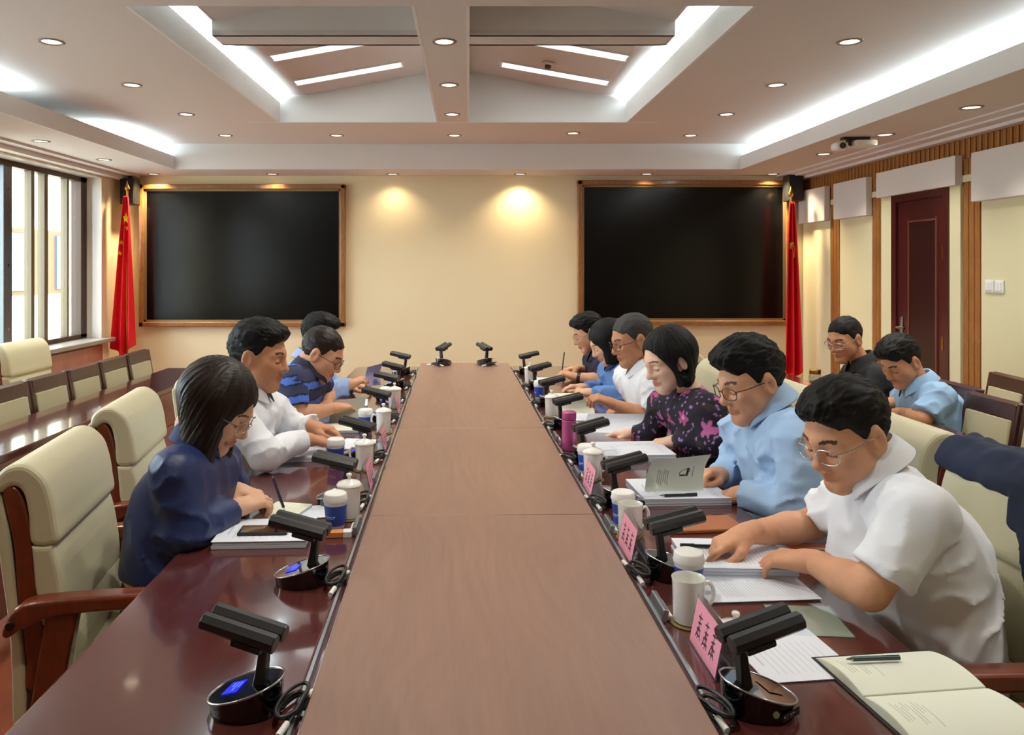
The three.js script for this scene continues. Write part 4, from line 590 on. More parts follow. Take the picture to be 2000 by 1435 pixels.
// left row, from the camera
person({ label: 'woman with long dark hair in a navy blouse writing in a notebook', group: G, face: 1, woman: true, hip: [-0.86, 0.55, 2.42], neck: [382, 868, 2.42], head: [428, 790, 2.42], shN: [345, 915, 2.25], shF: [430, 895, 2.6], elN: [372, 1035, 2.24], wrN: [462, 990, 2.4], tipN: [520, 972, 2.46], elF: [452, 950, 2.68], wrF: [462, 955, 2.58], tipF: [505, 968, 2.54], poseN: 'pinch', poseF: 'rest', pitch: 0.55, yaw: 0.1, headSize: 1.16, hair: 'long', hairColor: 'brown', glasses: 'chrome', skin: 'light', thin: 0.94, shirt: '#223263', sheen: 0.35, wrinkle: 0.8, longSleeve: true, shirtName: 'blouse', fine: 0.0075, hem: 0.62, pants: '#15161a', skirt: true, collarOpen: 1.2, collarUp: 0.03, extra: (p) => { const b = mesh('badge', rod(p.chest.clone().add(V(0.1, -0.03, 0.1)), p.chest.clone().add(V(0.125, -0.03, 0.11)), 0.009), M.brass, p.shirt); band(p, p.wrF, p.elF, 0.034, 0.02, M.chrome, 'bracelet'); } });
person({ label: 'man in a white long sleeved shirt pointing at papers on the left side', group: G, face: 1, hip: [-0.98, 0.55, 3.25], neck: [478, 762, 3.25], head: [508, 694, 3.25], shN: [455, 805, 3.06], shF: [528, 792, 3.45], elN: [520, 885, 3.03], wrN: [598, 856, 3.22], tipN: [660, 866, 3.3], elF: [572, 836, 3.5], wrF: [612, 832, 3.42], tipF: [662, 842, 3.4], poseN: 'point', poseF: 'rest', pitch: 0.16, yaw: 0.12, headSize: 1.2, hair: 'short', skin: 'tan', full: true, fat: 1.08, shirt: '#edf1f8', longSleeve: true, fine: 0.0075, wrinkle: 1.2, pants: '#1c1d22', collarOpen: 0.7 });
person({ label: 'man with glasses in a blue striped polo with folded arms on the table', group: G, face: 1, hip: [-0.92, 0.55, 4.0], neck: [598, 722, 4.0], head: [630, 690, 4.0], shN: [572, 738, 3.82], shF: [618, 735, 4.2], elN: [582, 812, 3.78], wrN: [652, 796, 3.92], tipN: [690, 792, 4.0], elF: [640, 770, 4.26], wrF: [640, 790, 4.12], tipF: [620, 800, 4.02], poseN: 'rest', pitch: 0.5, yaw: 0.12, headSize: 1.14, hair: 'crop', hairColor: 'brown', glasses: 'dark', skin: 'warm', fat: 1.1, shirt: '#353a5a', shirtMap: stripes, collarColor: '#252a48', sleeve: 0.72, fine: 0.0065, wrinkle: 0.5, pants: '#1c1d22' });
person({ label: 'man in a pale blue checked shirt holding up a sheet behind the striped polo', group: G, face: 1, hip: [-0.97, 0.55, 4.75], neck: [598, 700, 4.75], head: [626, 656, 4.75], shN: [588, 722, 4.58], shF: [625, 718, 4.95], elN: [622, 768, 4.56], wrN: [682, 752, 4.66], tipN: [715, 738, 4.68], elF: [652, 758, 5.0], wrF: [690, 752, 4.9], tipF: [715, 756, 4.85], poseN: 'pinch', pitch: 0.3, yaw: 0.1, headSize: 1.12, hair: 'short', skin: 'warm', shirt: '#9db4dc', longSleeve: true, pants: '#1c1d22' });
// second row by the door
person({ room: true, label: 'smiling man with glasses in a black polo at the door side table', group: 'men at the door side table', face: -1, hip: [2.52, 0.55, 4.68], neck: [1690, 708, 4.68], head: [1650, 662, 4.68], shN: [1712, 735, 4.5], shF: [1668, 728, 4.86], elN: [1690, 778, 4.46], wrN: [1622, 764, 4.56], tipN: [1592, 762, 4.6], elF: [1640, 768, 4.9], wrF: [1602, 752, 4.78], tipF: [1572, 748, 4.74], poseN: 'rest', pitch: 0.3, yaw: 0.45, headSize: 1.12, hair: 'crop', glasses: 'chrome', skin: 'tan', shirt: '#16171b', sleeve: 0.8, pants: '#1c1d22' });
person({ room: true, label: 'man in a pale blue short sleeved shirt writing at the door side table', group: 'men at the door side table', face: -1, hip: [2.5, 0.55, 4.12], neck: [1802, 748, 4.12], head: [1760, 706, 4.12], shN: [1836, 775, 3.94], shF: [1778, 768, 4.32], elN: [1800, 820, 3.9], wrN: [1760, 806, 4.08], tipN: [1735, 806, 4.14], elF: [1752, 790, 4.4], wrF: [1724, 794, 4.24], tipF: [1702, 806, 4.18], poseF: 'grip', poseN: 'flat', pitch: 0.52, yaw: 0.3, headSize: 1.1, hair: 'tall', skin: 'tan', shirt: '#94b8dc', sleeve: 0.8, pants: '#1c1d22' });

// ---------------------------------------------------------------- things on the tables
const spot = (px, py, y = ST) => { const d = (EYE - y) * 1500 / (py - 520); return { x: (px - PX) * d / 1500, d }; };   // where a picture place meets the table top
// --- desk microphones: two barrels on a stem over an oval base; the barrels point to +x
const lcd = canvasTex(128, 96, (g, w, h) => { g.fillStyle = '#1a22d8'; g.fillRect(0, 0, w, h); g.fillStyle = '#5f7bff'; g.font = 'bold 20px sans-serif'; g.fillRect(14, 16, 60, 10); g.fillRect(14, 38, 88, 10); g.fillRect(14, 60, 44, 10); });
const micBits = canvasTex(128, 48, (g, w, h) => { g.fillStyle = '#0c0c0e'; g.fillRect(0, 0, w, h); g.fillStyle = '#c9c9c9'; g.fillRect(8, 14, 12, 12); g.fillRect(30, 12, 6, 6); g.fillRect(52, 16, 40, 7); g.fillStyle = '#777'; g.fillRect(30, 32, 10, 5); g.fillRect(56, 32, 30, 5); });
const makeMic = (lit) => {
  const g = new THREE.Group();
  const top = (x) => 0.04 - 0.022 * (x / 0.07);                       // the base leans towards the speaker
  const b = new THREE.CylinderGeometry(1, 0.94, 1, 48, 4); { const p = b.attributes.position; for (let i = 0; i < p.count; i++) { const x = p.getX(i) * 0.07, z = p.getZ(i) * 0.06, t = p.getY(i) + 0.5; p.setXYZ(i, x, 0.002 + t * (top(x) - 0.002), z); } b.computeVertexNormals(); }
  const base = mesh('base', b, M.blackGloss, g);
  mesh('rim', tube(Array.from({ length: 32 }, (_, i) => { const a = i / 32 * Math.PI * 2; return V(Math.cos(a) * 0.07, top(Math.cos(a) * 0.07), Math.sin(a) * 0.06); }), 0.0022, 64, 6, true), M.chrome, base);
  const scr = new THREE.PlaneGeometry(0.044, 0.032); scr.rotateX(-Math.PI / 2); scr.rotateY(Math.PI / 2); scr.rotateZ(-Math.atan(0.022 / 0.07)); scr.translate(0.024, top(0.024) + 0.0015, 0);
  mesh('screen', scr, lit ? std({ map: lcd, emissive: 0xffffff, emissiveMap: lcd, emissiveIntensity: 0.9, roughness: 0.3 }) : M.blackGloss, base);
  mesh('button', rod(V(-0.005, 0.02, 0.056), V(-0.005, 0.02, 0.0605), 0.006), std({ color: '#a8c088', roughness: 0.4 }), base);
  mesh('port_print', new THREE.PlaneGeometry(0.05, 0.014).rotateY(0.35).translate(0.028, 0.0145, 0.0565), std({ map: micBits, roughness: 0.5 }), base);
  const stem = [[0, 0]]; mesh('stem', prof([[-0.012, 0.03], [0.012, 0.03], [0.009, 0.075], [0.008, 0.128], [-0.008, 0.128], [-0.01, 0.075]], 0.022, 0.004, false).rotateY(Math.PI / 2).rotateZ(0.14).translate(-0.022, 0.006, 0), M.black, g);
  const tilt = 0.2, c = V(-0.018, 0.142, 0); const br = bx(0.06, 0.012, 0.07, 0, -0.016, 0, 0.003); br.rotateZ(tilt); br.translate(c.x, c.y, c.z); mesh('bracket', br, M.black, g);
  for (const z of [-0.02, 0.02]) { const q = new THREE.CylinderGeometry(0.0165, 0.0165, 0.15, 10, 1); q.rotateX(Math.PI / 10); const oc = new THREE.Shape(Array.from({ length: 8 }, (_, i) => new THREE.Vector2(Math.cos((i + 0.5) * Math.PI / 4) * 0.0175, Math.sin((i + 0.5) * Math.PI / 4) * 0.0165))), h = new THREE.ExtrudeGeometry(oc, { depth: 0.142, bevelEnabled: true, bevelThickness: 0.003, bevelSize: 0.003, bevelOffset: -0.003, bevelSegments: 2 }); h.translate(0, 0, -0.071); h.rotateY(Math.PI / 2); h.rotateZ(tilt); h.translate(c.x + 0.022, c.y + 0.004, c.z + z); mesh('barrel', h, M.black, g); const e = new THREE.CylinderGeometry(0.0135, 0.0135, 0.148, 10); e.rotateZ(Math.PI / 2 + tilt); e.translate(c.x + 0.022, c.y + 0.004, c.z + z); }
  const coil = []; for (let i = 0; i <= 60; i++) { const a = i / 60 * Math.PI * 5; coil.push(V(-0.09 + Math.cos(a) * 0.02, 0.006 + i * 0.0004, Math.sin(a) * 0.045 + 0.01 * Math.sin(a * 0.5))); }
  mesh('cable', tube([V(-0.06, 0.014, 0), ...coil, V(-0.108, 0.012, -0.05)], 0.004, 160, 6), M.black, g);
  mesh('plug', rod(V(-0.105, 0.012, -0.05), V(-0.105, 0.01, -0.085), 0.006), M.plastic, g); mesh('plug', rod(V(-0.104, 0.014, 0.03), V(-0.104, 0.008, 0.06), 0.006), M.plastic, g);
  return g;
};
const microphone = makeMic(true), darkMic = makeMic(false);
const side = { L: 'on the left side of the table', R: 'on the right side of the table' };
const nth = ['nearest the camera', 'second from the camera', 'third from the camera', 'fourth from the camera', 'fifth from the camera', 'sixth from the camera', 'seventh from the camera', 'farthest from the camera'];
[[-0.38, 1.42, 'L'], [-0.388, 1.98, 'L'], [-0.4, 2.64, 'L'], [-0.4, 3.25, 'L'], [-0.4, 4.06, 'L'], [-0.4, 4.66, 'L'], [-0.395, 5.14, 'L'], [-0.39, 5.76, 'L'], [0.56, 1.4, 'R'], [0.575, 2.0, 'R'], [0.578, 2.6, 'R'], [0.57, 3.2, 'R'], [0.57, 3.84, 'R'], [0.57, 4.46, 'R'], [0.57, 5.08, 'R'], [0.565, 5.76, 'R']].forEach(([x, d, s], k) => placeChair(k === 8 ? darkMic : microphone, 'desk_microphone', 'black twin barrel desk microphone ' + side[s] + ', ' + nth[k % 8], 'microphone', { x, y: ST, d, turn: (s === 'L' ? Math.PI - 0.18 : 0.18) + (k % 3 - 1) * 0.06, table: true }, 'desk microphones'));
[[-0.078, 'left'], [0.25, 'right']].forEach(([x, w]) => placeChair(microphone, 'desk_microphone', 'black desk microphone on the centre panel at the far end, ' + w + ' one', 'microphone', { x, y: PT, d: 6.1, turn: Math.PI / 2 + (x < 0 ? -0.5 : 0.5), table: true }, 'desk microphones'));
// --- cups
const blue = canvasTex(256, 128, (g, w, h) => { g.fillStyle = '#2b4bb4'; g.fillRect(0, 0, w, h); g.fillStyle = '#dfe8ff'; g.font = 'bold 15px sans-serif'; for (const x of [40, 168]) { g.fillRect(x, 66, 8, 7); g.fillRect(x + 11, 64, 5, 9); g.fillRect(x + 19, 66, 14, 6); g.fillRect(x + 36, 63, 8, 9); g.fillRect(x + 2, 78, 36, 3); } });
const paperCup = (() => { const g = new THREE.Group(); mesh('cup', lathe([[0, 0], [0.027, 0], [0.036, 0.088], [0.034, 0.088], [0.026, 0.004], [0, 0.004]]), std({ color: '#eceef0', roughness: 0.6 }), g); mesh('printed_band', lathe([[0.0286, 0.012], [0.0352, 0.074]], 40), std({ map: blue, roughness: 0.5 }), g); mesh('lid', lathe([[0.0375, 0.084], [0.0385, 0.09], [0.0365, 0.094], [0.0355, 0.106], [0.03, 0.11], [0.028, 0.106], [0, 0.106]], 36), M.plastic, g); return g; })();
const mugBody = () => lathe([[0, 0], [0.031, 0], [0.034, 0.004], [0.0365, 0.09], [0.038, 0.1], [0.036, 0.1], [0.034, 0.09], [0.031, 0.008], [0, 0.008]], 40);
const mugHandle = () => tube([V(0.034, 0.078, 0), V(0.05, 0.084, 0), V(0.062, 0.066, 0), V(0.056, 0.038, 0), V(0.034, 0.024, 0)], 0.0048, 30, 8);
const coaster = std({ color: '#7d6a3e', roughness: 0.7 });
const mug = (lid) => { const g = new THREE.Group(); const y = 0.004; mesh('coaster', lathe([[0, 0], [0.042, 0], [0.042, 0.004], [0, 0.004]]), coaster, g); mesh('cup', mugBody().translate(0, y, 0), M.ceramic, g); mesh('handle', mugHandle().translate(0, y, 0), M.ceramic, g); if (lid) { const l = mesh('lid', lathe([[0, 0.1], [0.0385, 0.1], [0.041, 0.104], [0.034, 0.113], [0.012, 0.12], [0.006, 0.122]], 36).translate(0, y, 0), M.ceramic, g); mesh('knob', lathe([[0.006, 0.121], [0.005, 0.128], [0.0095, 0.134], [0.008, 0.14], [0, 0.142]], 20).translate(0, y, 0), M.ceramic, l); } return g; };
const mugOpen = mug(false), mugLid = mug(true);
const put = (proto, name, label, category, x, d, turn = 0, group) => placeChair(proto, name, label, category, { x, y: ST, d, turn, table: true }, group);
put(mugOpen, 'mug', 'white open mug by the pink card of the nearest man on the right', 'mug', 0.535, 1.735, 0.2, 'mugs'); put(mugOpen, 'mug', 'white open mug beside the orange brown folder', 'mug', 0.528, 2.28, 0.3, 'mugs');
put(mugLid, 'mug', 'white lidded mug before the floral blouse', 'mug', 0.53, 2.9, 0.3, 'mugs'); put(mugLid, 'mug', 'white lidded mug between the pink bottle and the far end on the right', 'mug', 0.53, 4.12, 0.4, 'mugs'); put(mugLid, 'mug', 'white lidded mug farthest along the right side', 'mug', 0.53, 5.3, 0.4, 'mugs');
put(mugLid, 'mug', 'white lidded mug behind the paper cup of the navy blouse woman', 'mug', -0.335, 2.48, 2.9, 'mugs'); put(mugLid, 'mug', 'white lidded mug before the man in the white long sleeved shirt', 'mug', -0.352, 3.06, 2.9, 'mugs'); put(mugLid, 'mug', 'white lidded mug before the man in the striped polo', 'mug', -0.338, 3.74, 2.9, 'mugs'); put(mugLid, 'mug', 'white lidded mug farthest along the left side', 'mug', -0.335, 4.4, 2.9, 'mugs');
put(paperCup, 'paper_cup', 'blue and white paper cup behind the nearest open mug on the right', 'cup', 0.58, 1.88, 0.4, 'paper cups'); put(paperCup, 'paper_cup', 'blue and white paper cup behind the second open mug on the right', 'cup', 0.53, 2.385, 0.4, 'paper cups'); put(paperCup, 'paper_cup', 'blue and white paper cup beside the lidded mug before the floral blouse', 'cup', 0.525, 3.01, 0.4, 'paper cups'); put(paperCup, 'paper_cup', 'white paper cup far along the right side', 'cup', 0.53, 4.7, 0.2, 'paper cups');
put(paperCup, 'paper_cup', 'blue and white paper cup near the hand of the woman writing', 'cup', -0.365, 2.39, 1.2, 'paper cups'); put(paperCup, 'paper_cup', 'blue and white paper cup at the fingers of the man in white on the left', 'cup', -0.478, 3.14, 1.2, 'paper cups'); put(paperCup, 'paper_cup', 'blue and white paper cup before the open booklet of the striped polo', 'cup', -0.43, 3.785, 1.2, 'paper cups'); put(paperCup, 'paper_cup', 'blue and white paper cup before the hidden man on the left', 'cup', -0.39, 4.46, 1.0, 'paper cups');
{ const t = thing('saucer_cover', 'white mug lid lying on the table by the nearest right microphone', 'lid', { x: 0.63, y: ST, d: 1.7, table: true }); mesh('lid', lathe([[0, 0], [0.0385, 0], [0.041, 0.004], [0.034, 0.013], [0.012, 0.02], [0.006, 0.022]], 36), M.ceramic, t); mesh('knob', lathe([[0.006, 0.021], [0.005, 0.028], [0.0095, 0.034], [0.008, 0.04], [0, 0.042]], 20), M.ceramic, t); }
{ const t = thing('drink_bottle', 'tall pink metal flask before the floral blouse', 'bottle', { x: 0.512, y: ST, d: 3.38, table: true }); mesh('flask', lathe([[0, 0], [0.03, 0], [0.032, 0.004], [0.032, 0.13], [0.029, 0.135], [0, 0.135]], 36), phys({ color: '#c65a9a', roughness: 0.25, metalness: 0.35, clearcoat: 0.5 }), t); mesh('cap', lathe([[0.029, 0.136], [0.0315, 0.138], [0.0315, 0.165], [0.028, 0.17], [0, 0.17]], 36), phys({ color: '#c65a9a', roughness: 0.25, metalness: 0.35 }), t); }
// --- pink name cards in clear stands
const card = canvasTex(256, 128, (g, w, h) => { g.fillStyle = '#ee9db2'; g.fillRect(0, 0, w, h); g.strokeStyle = '#23141a'; g.lineCap = 'round'; let q = 3; const r = () => { q = (q * 16807) % 2147483647; return q / 2147483647; }; for (const cx of [62, 128, 194]) { g.lineWidth = 5; for (let k = 0; k < 4; k++) { const y = 38 + k * 17; g.beginPath(); g.moveTo(cx - 18 + r() * 8, y + r() * 4); g.lineTo(cx + 12 + r() * 10, y + r() * 6 - 3); g.stroke(); } g.beginPath(); g.moveTo(cx + r() * 8 - 4, 28); g.lineTo(cx + r() * 8 - 4, 98); g.stroke(); g.beginPath(); g.moveTo(cx - 4, 64); g.lineTo(cx - 20, 98); g.moveTo(cx + 4, 64); g.lineTo(cx + 20, 96); g.stroke(); } });
const nameCard = (() => { const g = new THREE.Group(), m = std({ map: card, roughness: 0.6 }); for (const s of [-1, 1]) { const p = new THREE.PlaneGeometry(0.16, 0.092); if (s < 0) p.rotateY(Math.PI); p.rotateX(-s * 0.2); p.translate(0, 0.05, s * 0.0152); mesh('card', p, m, g); const a = bx(0.17, 0.102, 0.002, 0, 0, 0); a.rotateX(-s * 0.2); a.translate(0, 0.051, s * 0.0135); mesh('acrylic_side', a, M.acrylic, g); } mesh('acrylic_foot', bx(0.17, 0.002, 0.06, 0, 0.001, 0), M.acrylic, g); return g; })();
[[0.535, 1.57, 1, 'by the nearest open mug on the right'], [0.505, 2.15, 1, 'before the light blue shirt'], [0.505, 2.758, 1, 'before the floral blouse'], [-0.32, 2.84, -1, 'before the navy blouse woman'], [-0.32, 3.42, -1, 'before the man in white on the left'], [-0.32, 4.24, -1, 'before the striped polo']].forEach(([x, d, s, l]) => put(nameCard, 'name_card', 'pink name card in a clear stand ' + l, 'name card', x, d, s * Math.PI / 2, 'pink name cards'));
// --- cable flaps in the channel
const flap = (() => { const g = new THREE.Group(); mesh('plate', bx(0.014, 0.03, 0.11, 0, 0.015, 0, 0.003).rotateZ(-0.25), M.alu, g); mesh('socket', bx(0.02, 0.012, 0.09, 0.014, 0.006, 0, 0.002), M.plastic, g); return g; })();
[[0.478, 1.83, 'nearest'], [0.476, 2.4, 'second'], [0.474, 3.0, 'third'], [0.474, 3.62, 'fourth']].forEach(([x, d, w]) => put(flap, 'cable_flap', 'raised silver cable flap along the right edge of the centre panels, ' + w, 'cable flap', x, d - 0.04, 0, 'cable flaps'));
[[-0.29, 2.36, 'nearest'], [-0.29, 2.9, 'second'], [-0.29, 3.5, 'third']].forEach(([x, d, w]) => put(flap, 'cable_flap', 'raised silver cable flap along the left edge of the centre panels, ' + w, 'cable flap', x, d, Math.PI, 'cable flaps'));
// --- papers
const textPage = (lines, head, ink = '#c3cad6', bg = '#e6ecf6') => canvasTex(256, 362, (g, w, h) => { g.fillStyle = bg; g.fillRect(0, 0, w, h); g.fillStyle = ink; let q = 11; const r = () => { q = (q * 16807) % 2147483647; return q / 2147483647; }; if (head) g.fillRect(80, 40, 96, 7); for (let i = 0; i < lines; i++) g.fillRect(36, 70 + i * (260 / lines), 130 + r() * 56, 2.5); });
const pg = [textPage(18, true), textPage(24, false), textPage(10, true), textPage(14, true, '#c2c6b4', '#e6e8d6')].map((t) => std({ map: t, roughness: 0.85, side: THREE.DoubleSide }));
const edgeMat = std({ color: '#d3dbe8', roughness: 0.9 });
// a stack: a block of leaves with a printed top sheet. w along x, l along depth
function stack(name, label, x, d, w, l, h, turn, page = 0, y = ST, room = false, group = 'papers on the tables') {
  const t = thing(name, label, 'papers', { x, y, d, turn, table: !room, group }); const n = Math.max(1, Math.round(h / 0.009));
  for (let k = 0; k < n; k++) mesh('leaves', bx(w - 0.002, h / n - 0.001, l - 0.002, 0.003 * n2(k * 3.3, d), h / n * (k + 0.5), 0.003 * n2(k * 5.1, d + 4), 0.001), edgeMat, t);
  const p = new THREE.PlaneGeometry(l, w); p.rotateX(-Math.PI / 2); p.rotateY(Math.PI / 2); p.translate(0, h + 0.0008, 0); mesh('top_sheet', p, pg[page], t); return t;
}
// a page standing up in a curve: base along x, rising by height, leaning in depth
function lifted(name, label, x, d, w, hgt, lean, turn, mat, y = ST, group = 'papers on the tables', curl = 0.03) {
  const t = thing(name, label, 'papers', { x, y, d, turn, table: true, group }); const nu = 16, nv = 12, pos = [], uv = [], idx = [];
  for (const s of [0, 1]) for (let j = 0; j <= nv; j++) for (let i = 0; i <= nu; i++) { const u = i / nu, v = j / nv; pos.push((u - 0.5) * w + 0.02 * v, v * hgt * (0.86 + 0.14 * u), -lean * v - curl * Math.sin(Math.PI * v) * (0.6 + 0.4 * u) + s * 0.0008); uv.push(u, v); }
  const N = (nu + 1) * (nv + 1); for (const s of [0, 1]) for (let j = 0; j < nv; j++) for (let i = 0; i < nu; i++) { const a = s * N + j * (nu + 1) + i; s ? idx.push(a, a + 1, a + nu + 1, a + 1, a + nu + 2, a + nu + 1) : idx.push(a, a + nu + 1, a + 1, a + 1, a + nu + 1, a + nu + 2); }
  const g = new THREE.BufferGeometry(); g.setAttribute('position', new THREE.Float32BufferAttribute(pos, 3)); g.setAttribute('uv', new THREE.Float32BufferAttribute(uv, 2)); g.setIndex(idx); g.computeVertexNormals(); mesh('page', g, mat, t); return t;
}
stack('paper_stack', 'thick stack of printed pages under the hands of the nearest man in white', 0.76, 2.08, 0.28, 0.22, 0.028, -0.06, 0);
stack('paper_sheet', 'printed sheet half under the thick stack of the nearest man', 0.75, 1.915, 0.28, 0.16, 0.004, 0.05, 1);
stack('paper_sheet', 'white sheet with short print beside the nearest right microphone', 0.7, 1.585, 0.2, 0.2, 0.002, 0.1, 2);
{ const t = thing('plastic_folder', 'pale green clear folder on the table below the nearest mans elbow', 'folder', { x: 0.81, y: ST, d: 1.74, turn: -0.1, table: true }); mesh('sheet', bx(0.15, 0.0012, 0.15, 0, 0.001, 0), std({ color: '#b9c4aa', roughness: 0.5 }), t); mesh('cover', bx(0.16, 0.0008, 0.16, 0, 0.0024, 0), M.acrylic, t); }
stack('paper_stack', 'stack of bound pages before the man in the light blue shirt', 0.79, 2.7, 0.3, 0.25, 0.026, 0.04, 0);
const printed = canvasTex(256, 200, (g, w, h) => { g.fillStyle = '#dfe4d4'; g.fillRect(0, 0, w, h); g.fillStyle = '#5d635c'; for (let i = 0; i < 6; i++) g.fillRect(48 + i * 9, 70 + (i % 3) * 8, 2, 80); g.strokeStyle = '#33383a'; g.lineWidth = 3; g.beginPath(); g.ellipse(168, 100, 24, 14, -0.5, 0, 7); g.stroke(); g.fillStyle = '#2c3134'; g.fillRect(176, 78, 10, 40); g.fillRect(146, 118, 38, 6); g.fillRect(204, 70, 2, 60); });
lifted('booklet_page', 'greenish printed page held up by the man in the light blue shirt', 0.77, 2.66, 0.21, 0.13, -0.02, 0.06, std({ map: printed, roughness: 0.8, side: THREE.DoubleSide }), ST + 0.028);
{ const t = thing('leather_folder', 'orange brown leather folder between the two nearest men on the right', 'folder', { x: 0.77, y: ST, d: 2.38, turn: 0.08, table: true }); mesh('cover', bx(0.24, 0.012, 0.13, 0, 0.006, 0, 0.004), phys({ color: '#a8653a', roughness: 0.5 }), t); mesh('clasp', bx(0.02, 0.004, 0.012, -0.105, 0.013, 0.05, 0.001), M.brass, t); }
stack('paper_stack', 'stack of bluish pages under the hand of the woman in the floral blouse', 0.77, 3.28, 0.3, 0.25, 0.03, 0.05, 1);
lifted('loose_page', 'large white page lifted by the grey haired man', 0.77, 3.72, 0.28, 0.085, 0.08, -0.25, pg[1]); lifted('booklet_page', 'cream page standing before the grey haired man', 0.68, 4.2, 0.2, 0.09, 0.03, 0.1, pg[3]);
stack('paper_stack', 'pages before the grey haired man in white', 0.74, 4.05, 0.24, 0.2, 0.012, -0.1, 0); stack('paper_sheet', 'notes before the woman in the blue blouse', 0.66, 4.75, 0.22, 0.2, 0.006, 0.1, 3); stack('notebook', 'dark notebook with a white sheet before the farthest man on the right', 0.66, 5.42, 0.2, 0.17, 0.012, 0.05, 0);
stack('paper_stack', 'stack of white pages with a phone on it before the woman writing', -0.56, 2.31, 0.27, 0.2, 0.022, 0.03, 2); stack('paper_sheet', 'printed leaflet between the notebook and the paper cup on the left', -0.45, 2.54, 0.12, 0.13, 0.002, 0.2, 0);
stack('notebook', 'cream notebook the woman in navy is writing in', -0.555, 2.52, 0.13, 0.17, 0.012, -0.25, 3);
{ const t = thing('smartphone', 'dark phone lying on the white page stack', 'phone', { x: -0.56, y: ST + 0.024, d: 2.29, turn: 0.03, table: true }); mesh('case', bx(0.145, 0.008, 0.07, 0, 0.004, 0, 0.003), M.black, t); mesh('screen', bx(0.136, 0.0008, 0.062, 0, 0.0083, 0), M.blackGloss, t); }
{ const t = thing('tissue_box', 'small orange and white packet beside the paper cup of the woman writing', 'packet', { x: -0.345, y: ST, d: 2.31, turn: 0.1, table: true }); mesh('packet', bx(0.05, 0.018, 0.03, -0.01, 0.009, 0, 0.003), std({ color: '#d88a4a', roughness: 0.5 }), t); mesh('label', bx(0.026, 0.0185, 0.031, 0.028, 0.0092, 0, 0.002), M.plastic, t); }
stack('paper_stack', 'white pages under the hands of the man in the white long sleeved shirt', -0.62, 3.3, 0.26, 0.22, 0.02, 0.04, 1); stack('paper_sheet', 'loose white sheet beyond the mug of the man in white on the left', -0.44, 3.5, 0.16, 0.2, 0.003, -0.2, 0);
stack('booklet', 'open booklet lying before the man in the striped polo', -0.57, 3.82, 0.22, 0.17, 0.014, 0.02, 3); lifted('booklet_page', 'grey green booklet cover standing up before the striped polo', -0.555, 3.95, 0.17, 0.135, 0.03, 0.03, std({ color: '#cdd0c2', roughness: 0.8, side: THREE.DoubleSide }), ST, undefined, 0.01);
lifted('loose_page', 'bluish sheet held up in the hand of the hidden man on the left', -0.485, 4.68, 0.1, 0.13, 0.02, 0.5, std({ color: '#a9a8d2', roughness: 0.8, side: THREE.DoubleSide }), 0.815); stack('paper_stack', 'white pages on the left near the far microphones', -0.6, 4.5, 0.2, 0.22, 0.014, 0.1, 0);
// open notebook at the lower right
{
  const t = thing('open_notebook', 'open notebook with a black cover and cream pages at the lower right', 'notebook', { x: 0.885, y: ST, d: 1.42, turn: 0.1, table: true });
  mesh('cover', bx(0.262, 0.004, 0.33, 0, 0.002, 0, 0.0015), M.black, t);
  const ruled = canvasTex(256, 180, (g, w, h) => { g.fillStyle = '#e8ecdc'; g.fillRect(0, 0, w, h); g.fillStyle = '#b4bcb2'; for (let i = 0; i < 9; i++) { g.fillRect(20 + i * 7, 40 + (i % 3) * 9, 1.6, 70 - (i % 4) * 12); } });
  for (const s of [-1, 1]) { const N = 14, sh = [[0, 0.004]]; for (let i = 0; i <= N; i++) { const u = i / N; sh.push([s * (0.002 + u * 0.155), 0.005 + 0.017 * Math.pow(Math.sin(Math.PI * Math.min(1, u * 0.9 + 0.12)), 0.7)]); } sh.push([s * 0.157, 0.004]); const pts = s < 0 ? sh.slice().reverse() : sh; const g = prof(pts, 0.25, 0.001, false); mesh('page_block', g, std({ color: '#e4e7d2', roughness: 0.85 }), t);
    const pl = new THREE.PlaneGeometry(0.248, 0.15, 1, 14); pl.rotateX(-Math.PI / 2); const p = pl.attributes.position; for (let i = 0; i < p.count; i++) { const u = (p.getZ(i) + 0.075) / 0.15, v = s > 0 ? u : 1 - u; p.setY(i, 0.0058 + 0.017 * Math.pow(Math.sin(Math.PI * Math.min(1, v * 0.9 + 0.12)), 0.7)); p.setZ(i, s * (0.003 + v * 0.153)); } pl.computeVertexNormals(); mesh('page', pl, std({ map: ruled, roughness: 0.85, side: THREE.DoubleSide }), t); }
}
// pens
function pen(label, a, b, col = '#15161a', table = true) { const m = a.clone().add(b).multiplyScalar(0.5), t = thing('pen', label, 'pen', { x: m.x, y: m.y, d: -m.z, table }); const la = a.clone().sub(m), lb = b.clone().sub(m); mesh('barrel', rod(la, lb.clone().lerp(la, 0.12), 0.0048, 0.0048, 12), std({ color: col, roughness: 0.35 }), t); mesh('tip', rod(lb.clone().lerp(la, 0.12), lb, 0.0042, 0.0012, 10), M.chrome, t); const dir = lb.clone().sub(la).normalize(), q = V(0, 0.006, 0); mesh('clip', rod(la.clone().add(q), la.clone().lerp(lb, 0.3).add(q), 0.0012), M.chrome, t); }
pen('black pen lying on the stack by the pointing hand of the nearest man', V(0.63, ST + 0.035, -2.12), V(0.76, ST + 0.035, -2.11)); pen('black pen on the pages of the man in the light blue shirt', V(0.83, ST + 0.033, -2.6), V(0.7, ST + 0.033, -2.59)); pen('pen lying across the open notebook at the lower right', V(0.89, ST + 0.03, -1.515), V(0.78, ST + 0.03, -1.51), '#3d4e50');
pen('upright pen in the hand of the farthest man on the right', V(0.79, 0.93, -5.44), V(0.77, 0.785, -5.43), '#3a3230'); pen('pen in the hand of the woman writing', V(-0.575, 0.865, -2.46), V(-0.545, 0.748, -2.5), '#1c2440');
